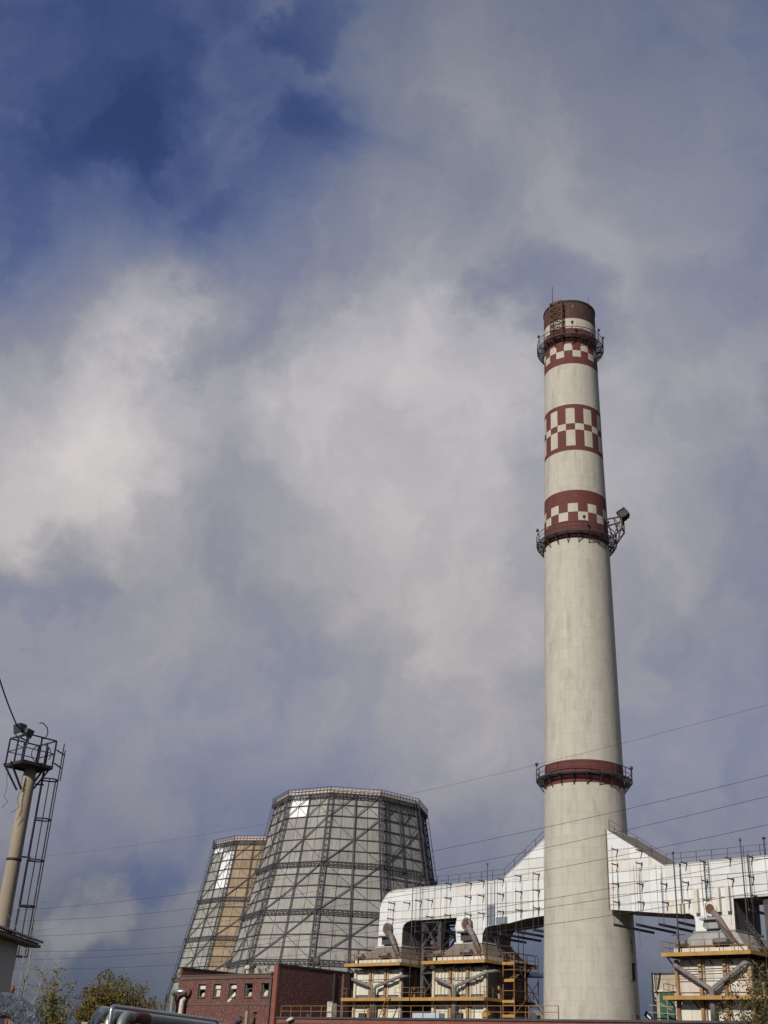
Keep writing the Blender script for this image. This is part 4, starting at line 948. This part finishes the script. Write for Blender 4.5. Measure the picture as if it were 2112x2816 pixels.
# ------------------------------------------------------------------ overhead wires
W = [[(115, 2355), (1146, 2180), (2112, 1938)], [(81, 2501), (1184, 2342), (2112, 2132)], [(75, 2532), (1400, 2353), (2112, 2190)], [(84, 2575), (1400, 2412), (2112, 2268)],
     [(57, 2616), (500, 2602), (1677, 2443)], [(48, 2640), (500, 2617), (1677, 2470)], [(45, 2665), (500, 2652), (1695, 2515)]]
for i, w in enumerate(W):
    (x0, z0), (x1, z1), (x2, z2) = [(q.x, q.z) for q in (on_y(*a, 70+i*.01) for a in w)]
    def zc(x_): return z0*(x_-x1)*(x_-x2)/((x0-x1)*(x0-x2))+z1*(x_-x0)*(x_-x2)/((x1-x0)*(x1-x2))+z2*(x_-x0)*(x_-x1)/((x2-x0)*(x2-x1))
    pts = [(q, 70+i*.01, zc(q)) for q in [-150+i_*5 for i_ in range(27)]]
    tag(part('power_wire', MB().tube(pts, .016 if i else .010, 5), 'wire'), ('highest and thinnest overhead wire, far above the other power wires', 'second highest overhead power wire, crossing chimney just above the duct peaks', 'third highest of the seven overhead power wires', 'fourth highest of the seven overhead power wires', 'third lowest of the seven overhead power wires', 'second lowest of the seven overhead power wires', 'lowest of the seven overhead power wires')[i], 'wire', 'overhead power wires')

# ------------------------------------------------------------------ pipes in the foreground
def pipeline(name, label, pts, r_, m_, flanges=(), grp=None):
    t = thing(name, label, 'pipe', Vector((pts[0][0], pts[0][1], 0)), grp)
    part('pipe_run', MB().tube(pts, r_, 14), m_, t)
    for (a, b_) in flanges:
        part('joint_band', MB().tube([a, b_], r_*1.06 if not isinstance(r_, list) else r_[0]*1.06, 14), 'pipe_grey', t)
    return t
PD = at_r(308, 2767, 37.0); dq = ray(600, 2807); PD2 = EYE+dq*((PD.z-1.6)/dq.z); PDIR = Vector((PD2.x-PD.x, PD2.y-PD.y, 0)); PLEN = PDIR.length; PDIR.normalize()
def arc_pipe(px, py, r0, rad, bend, length, slope=-.0, zdown=0):   # rises, bends over, then runs along +Y
    top = at_r(px, py, r0); x, y, z = top.x, top.y, top.z
    pts = [Vector((x, y, zdown)), Vector((x, y, z-bend-.3))]
    for q in range(0, 91, 15): pts.append(Vector((x, y, z-bend+bend*math.sin(R(q))))+PDIR*bend*(1-math.cos(R(q))))
    pts.append(Vector((x, y, z+slope*length*.5))+PDIR*(bend+length*.5)); pts.append(Vector((x, y, z+slope*length))+PDIR*(bend+length))
    return pts
p1 = arc_pipe(266, 2779, 38.6, .14, .45, 14, -.004)
pipeline('large_pipe', 'thick grey pipe bending over next to the yellow shrub', p1, .155, 'pipe_silver', [(p1[1], p1[1]+UP*.1)], 'bent pipes in front of the bush')
p2 = arc_pipe(302, 2788, 37.6, .14, .4, 4, -.004)
pipeline('large_pipe', 'middle thick silver pipe bending over between its two neighbours', p2, .145, 'pipe_silver', [(p2[1], p2[1]+UP*.1)], 'bent pipes in front of the bush')
p3 = arc_pipe(336, 2793, 36.6, .14, .36, 12, -.004)
pipeline('large_pipe', 'thick grey pipe with red peeling coat behind its bend', p3, .145, 'pipe_grey', [(p3[1], p3[1]+UP*.1)], 'bent pipes in front of the bush')
tag(part('red_wrap', MB().tube([p3[-3].lerp(p3[-2], .05), p3[-3].lerp(p3[-2], .10), p3[-3].lerp(p3[-2], .22)], [.150, .153, .149], 14), 'rust_red'), 'red flaking band wrapped on the foreground pipe', 'wrap')
p4 = at_r(308, 2767, 37.0); x, y, z = p4
v4 = Vector((x, y, z)); e4 = v4+PDIR*PLEN
tp4 = [Vector((x, y, 0)), v4-UP*.12, v4-UP*.03+PDIR*.03, v4+PDIR*.12, v4+PDIR*.6, e4-PDIR*.3, e4-PDIR*.06-UP*.03, e4-UP*.15, Vector((e4.x, e4.y, 0))]
pipeline('thin_pipe', 'thin silver pipe standing before the thick bends', tp4, .06, 'pipe_silver')
sl_ = thing('pipe_support', 'low steel trestle carrying the foreground pipes', 'frame', (p1[-2].x, p1[-2].y, 0))
nq = Vector((PDIR.y, -PDIR.x, 0))
for q in (3.0, 9.0):
    c0 = Vector((p1[0].x, p1[0].y, 0))+PDIR*q; zt_ = p3[-1].z-.16
    for k_ in (-.5, 1.2): part('post', MB().bar(c0+nq*k_, c0+nq*k_+UP*zt_, .1), 'rust', sl_)
    part('crossbeam', MB().bar(c0-nq*.6+UP*(zt_-.06), c0+nq*1.3+UP*(zt_-.06), .12), 'rust', sl_)
# low block wall behind
random.seed(5)
bw = thing('block_wall', 'low crumbling wall of pale concrete blocks behind the yellow shrub', 'wall', (-43, 26, 0))
a, b_ = at_r(120, 2797, 50), at_r(440, 2812, 56); a.z = b_.z = 0; dv = (b_-a).normalized(); nv = Vector((-dv.y, dv.x, 0)); n = int((b_-a).length/.62)
for i in range(n):
    for j in range(7):
        if j == 6 and random.random() < .45: continue
        h0, h1 = j*.41, j*.41+.39; s0 = i*.62+(.31 if j % 2 else 0)
        c = a+dv*(s0+.3)+nv*random.uniform(-.02, .02)
        mb = MB(); e_ = dv*.295; w_ = nv*.15; z0 = UP*(h0+.0); z1 = UP*(h1+random.uniform(-.02, .01))
        mb.hexa([c-e_-w_+z0, c+e_-w_+z0, c+e_+w_+z0, c-e_+w_+z0, c-e_-w_+z1, c+e_-w_+z1, c+e_+w_+z1, c-e_+w_+z1])
        part('block', mb, 'plaster' if random.random() < .7 else 'mast_concrete', bw)
# foil wrapped bend
fb = thing('foil_wrapped_bend', 'big pipe bend wrapped in crumpled foil beside the shed wall', 'pipe', (-26.2, 14.7, 0))
c = at_r(38, 2800, 29); vr = from_view(1, 0, 0); pts = []
pts = [c+vr*(-.75)+UP*.25, c+vr*(-.35)+UP*.27, c+vr*(.0)+UP*.22, c+vr*(.27)+UP*.05, c+vr*(.42)-UP*.25, c+vr*(.46)-UP*.7, Vector((c.x+vr.x*.46, c.y+vr.y*.46, 0))]
mb = MB(); sub = []
for a, b_ in zip(pts, pts[1:]):
    n = max(2, int((b_-a).length/.09)); sub += [a.lerp(b_, i/n) for i in range(n)]
sub.append(pts[-1])
part('lagging', MB().tube(sub, [.26+random.uniform(-.025, .025) for _ in sub], 18), 'foil', fb)
p = at_r(35, 2718, 30)
tag(part('rusty_valve', MB().tube([Vector((p.x, p.y, 0)), p-UP*.1], .04, 7).tube([p-UP*.12, p-UP*.02, p+UP*.06], [.03, .055, .03], 9), 'rust_orange'), 'small orange rusty valve stem above the foil wrapped bend', 'valve')

# ------------------------------------------------------------------ vegetation
def leaf_mesh(cl, n, spread, size, rnd):
    mb = MB()
    for c_ in cl:
        for _ in range(n):
            p = Vector(c_)+Vector((rnd.gauss(0, spread), rnd.gauss(0, spread), rnd.gauss(0, spread)))
            a = Vector((rnd.uniform(-1, 1), rnd.uniform(-1, 1), rnd.uniform(-1, 1))).normalized()
            b_ = a.cross(Vector((rnd.uniform(-1, 1), rnd.uniform(-1, 1), rnd.uniform(-1, 1)))).normalized()
            s_ = size*rnd.uniform(.6, 1.3)
            mb.add([p-a*s_, p+b_*s_*.45, p+a*s_, p-b_*s_*.45], [(0, 1, 2, 3)])
    return mb
def plant(name, label, cat, base, stems, rnd, leafm, leafn, spread, size, bark='bark', r0=.05, twigs=5, wob=.12, leafstart=.35, crown='crown', group=None):
    """stems: list of tip positions; each stem curves from base to its tip and carries twigs and leaves"""
    t = thing(name, label, cat, base, group); wood = MB(); cl = []
    for tip in stems:
        tip = Vector(tip); b_ = Vector(base)+Vector((rnd.uniform(-.25, .25), rnd.uniform(-.25, .25), 0)); L = (tip-b_).length; n = 9
        mid = b_.lerp(tip, .45)+UP*L*.10; pts = []
        for i in range(n+1):
            q = i/n; pts.append(b_*(1-q)**2+mid*2*q*(1-q)+tip*q*q+Vector((rnd.gauss(0, 1), rnd.gauss(0, 1), 0))*wob*q*.5)
        wood.tube(pts, [r0*(1-.85*i/n) for i in range(n+1)], 5)
        for i in range(3, n+1):
            if i/n >= leafstart: cl.append(pts[i])
            for _ in range(twigs if i < n else 1):
                d = Vector((rnd.gauss(0, 1), rnd.gauss(0, 1), rnd.gauss(.5, .7))).normalized()*L*rnd.uniform(.05, .17)
                wood.tube([pts[i], pts[i]+d*.5+UP*.03*L*.3, pts[i]+d+UP*.04*L*.5], [r0*.22, r0*.14, r0*.07], 4, caps=False)
                if i/n >= leafstart: cl += [pts[i]+d*.55, pts[i]+d]
    part('trunk', wood, bark, t)
    if leafn: part(crown, leaf_mesh(cl, leafn, spread, size, rnd), leafm, t)
    return t
rnd = random.Random(11)
def tips(pxs, r_, jit): return [at_r(x_+rnd.uniform(-3, 3), y_, r_+rnd.uniform(-jit, jit)) for x_, y_ in pxs]
c = at_r(325, 2790, 70); base = (c.x, c.y, 0)
pxs = [(215+8*i+rnd.uniform(-6, 6), 2706+abs(i-12.5)**1.72*1.0+rnd.uniform(-22, 26)) for i in range(29)]
pxs += [(rnd.uniform(225, 430), rnd.uniform(2715, 2790)) for _ in range(34)]
plant('bush', 'wide olive and yellow autumn bush behind the silver pipes', 'bush', base, tips(pxs, 70, 2.4), rnd, 'leaf_bush', 15, .13, .075, twigs=4, r0=.05)
bush = COL.objects['bush']; sh_ = MB()
for _ in range(70):
    x_ = rnd.uniform(225, 425); y_ = 2724+abs(x_-318)**1.55*.045
    a_ = at_r(x_, y_+rnd.uniform(0, 30), 70+rnd.uniform(-1.5, 1.5)); b_ = a_+Vector((rnd.gauss(0, .16), rnd.gauss(0, .16), rnd.uniform(.5, 1.15)))
    sh_.tube([a_, a_.lerp(b_, .5)+Vector((rnd.gauss(0, .04), 0, 0)), b_], [.016, .012, .006], 4)
part('shoots', sh_, 'bark', bush)['kind'] = 'stuff'
c = at_r(150, 2800, 47); base = (c.x, c.y, 0)
pxs = [(155, 2672), (118, 2684), (175, 2716), (203, 2740), (150, 2720), (135, 2745), (165, 2760), (110, 2760), (185, 2770), (145, 2700), (125, 2720), (160, 2738)]
plant('shrub', 'slender yellow leaved shrub between shed and bush', 'shrub', base, tips(pxs, 47, .4), rnd, 'leaf_yellow', 8, .07, .055, twigs=3, r0=.03, wob=.05, leafstart=.45)
c = at_r(55, 2780, 44); base = (c.x, c.y, 0)
pxs = [(112, 2480), (128, 2632), (72, 2560), (52, 2500), (98, 2560), (40, 2640), (120, 2690)]
plant('bare_tree', 'pale bare young tree with thin leafless twigs behind shed', 'tree', base, tips(pxs, 44, .3), rnd, None, 0, 0, 0, bark='bark_pale', r0=.045, twigs=2, wob=.08)
c = at_r(2130, 2830, 45); base = (c.x, c.y, 0)
pxs = [(1995, 2752), (2010, 2700), (2040, 2668), (2085, 2660), (2110, 2630), (2030, 2780), (2060, 2730), (2000, 2805), (2090, 2720), (2120, 2690), (2050, 2800), (2075, 2775), (2020, 2740), (2105, 2760), (1985, 2790), (2100, 2800), (2130, 2740)]
plant('tree', 'green and yellow leafy tree branches before the rusty boiler', 'tree', base, tips(pxs, 45, .8), rnd, 'leaf_right', 10, .10, .055, twigs=3, r0=.04, wob=.08, leafstart=.4)
for px, py, w_ in ((690, 2668, .5), (735, 2672, .45), (712, 2670, .35)):
    p = on_y(px, py+10, 100.3); base = (p.x, 100.25, 12.12)
    tp3 = [Vector(base)+Vector((rnd.uniform(-w_, w_)*1.6, rnd.uniform(-.1, .4), rnd.uniform(.3, 1.3))) for _ in range(6)]
    plant('parapet_weed', 'scrubby weed rooted on the brick house parapet', 'weed', base, tp3, rnd, 'leaf_bush', 2, .10, .06, r0=.02, twigs=2, wob=.03, crown='leaves', group='weeds on the parapet')
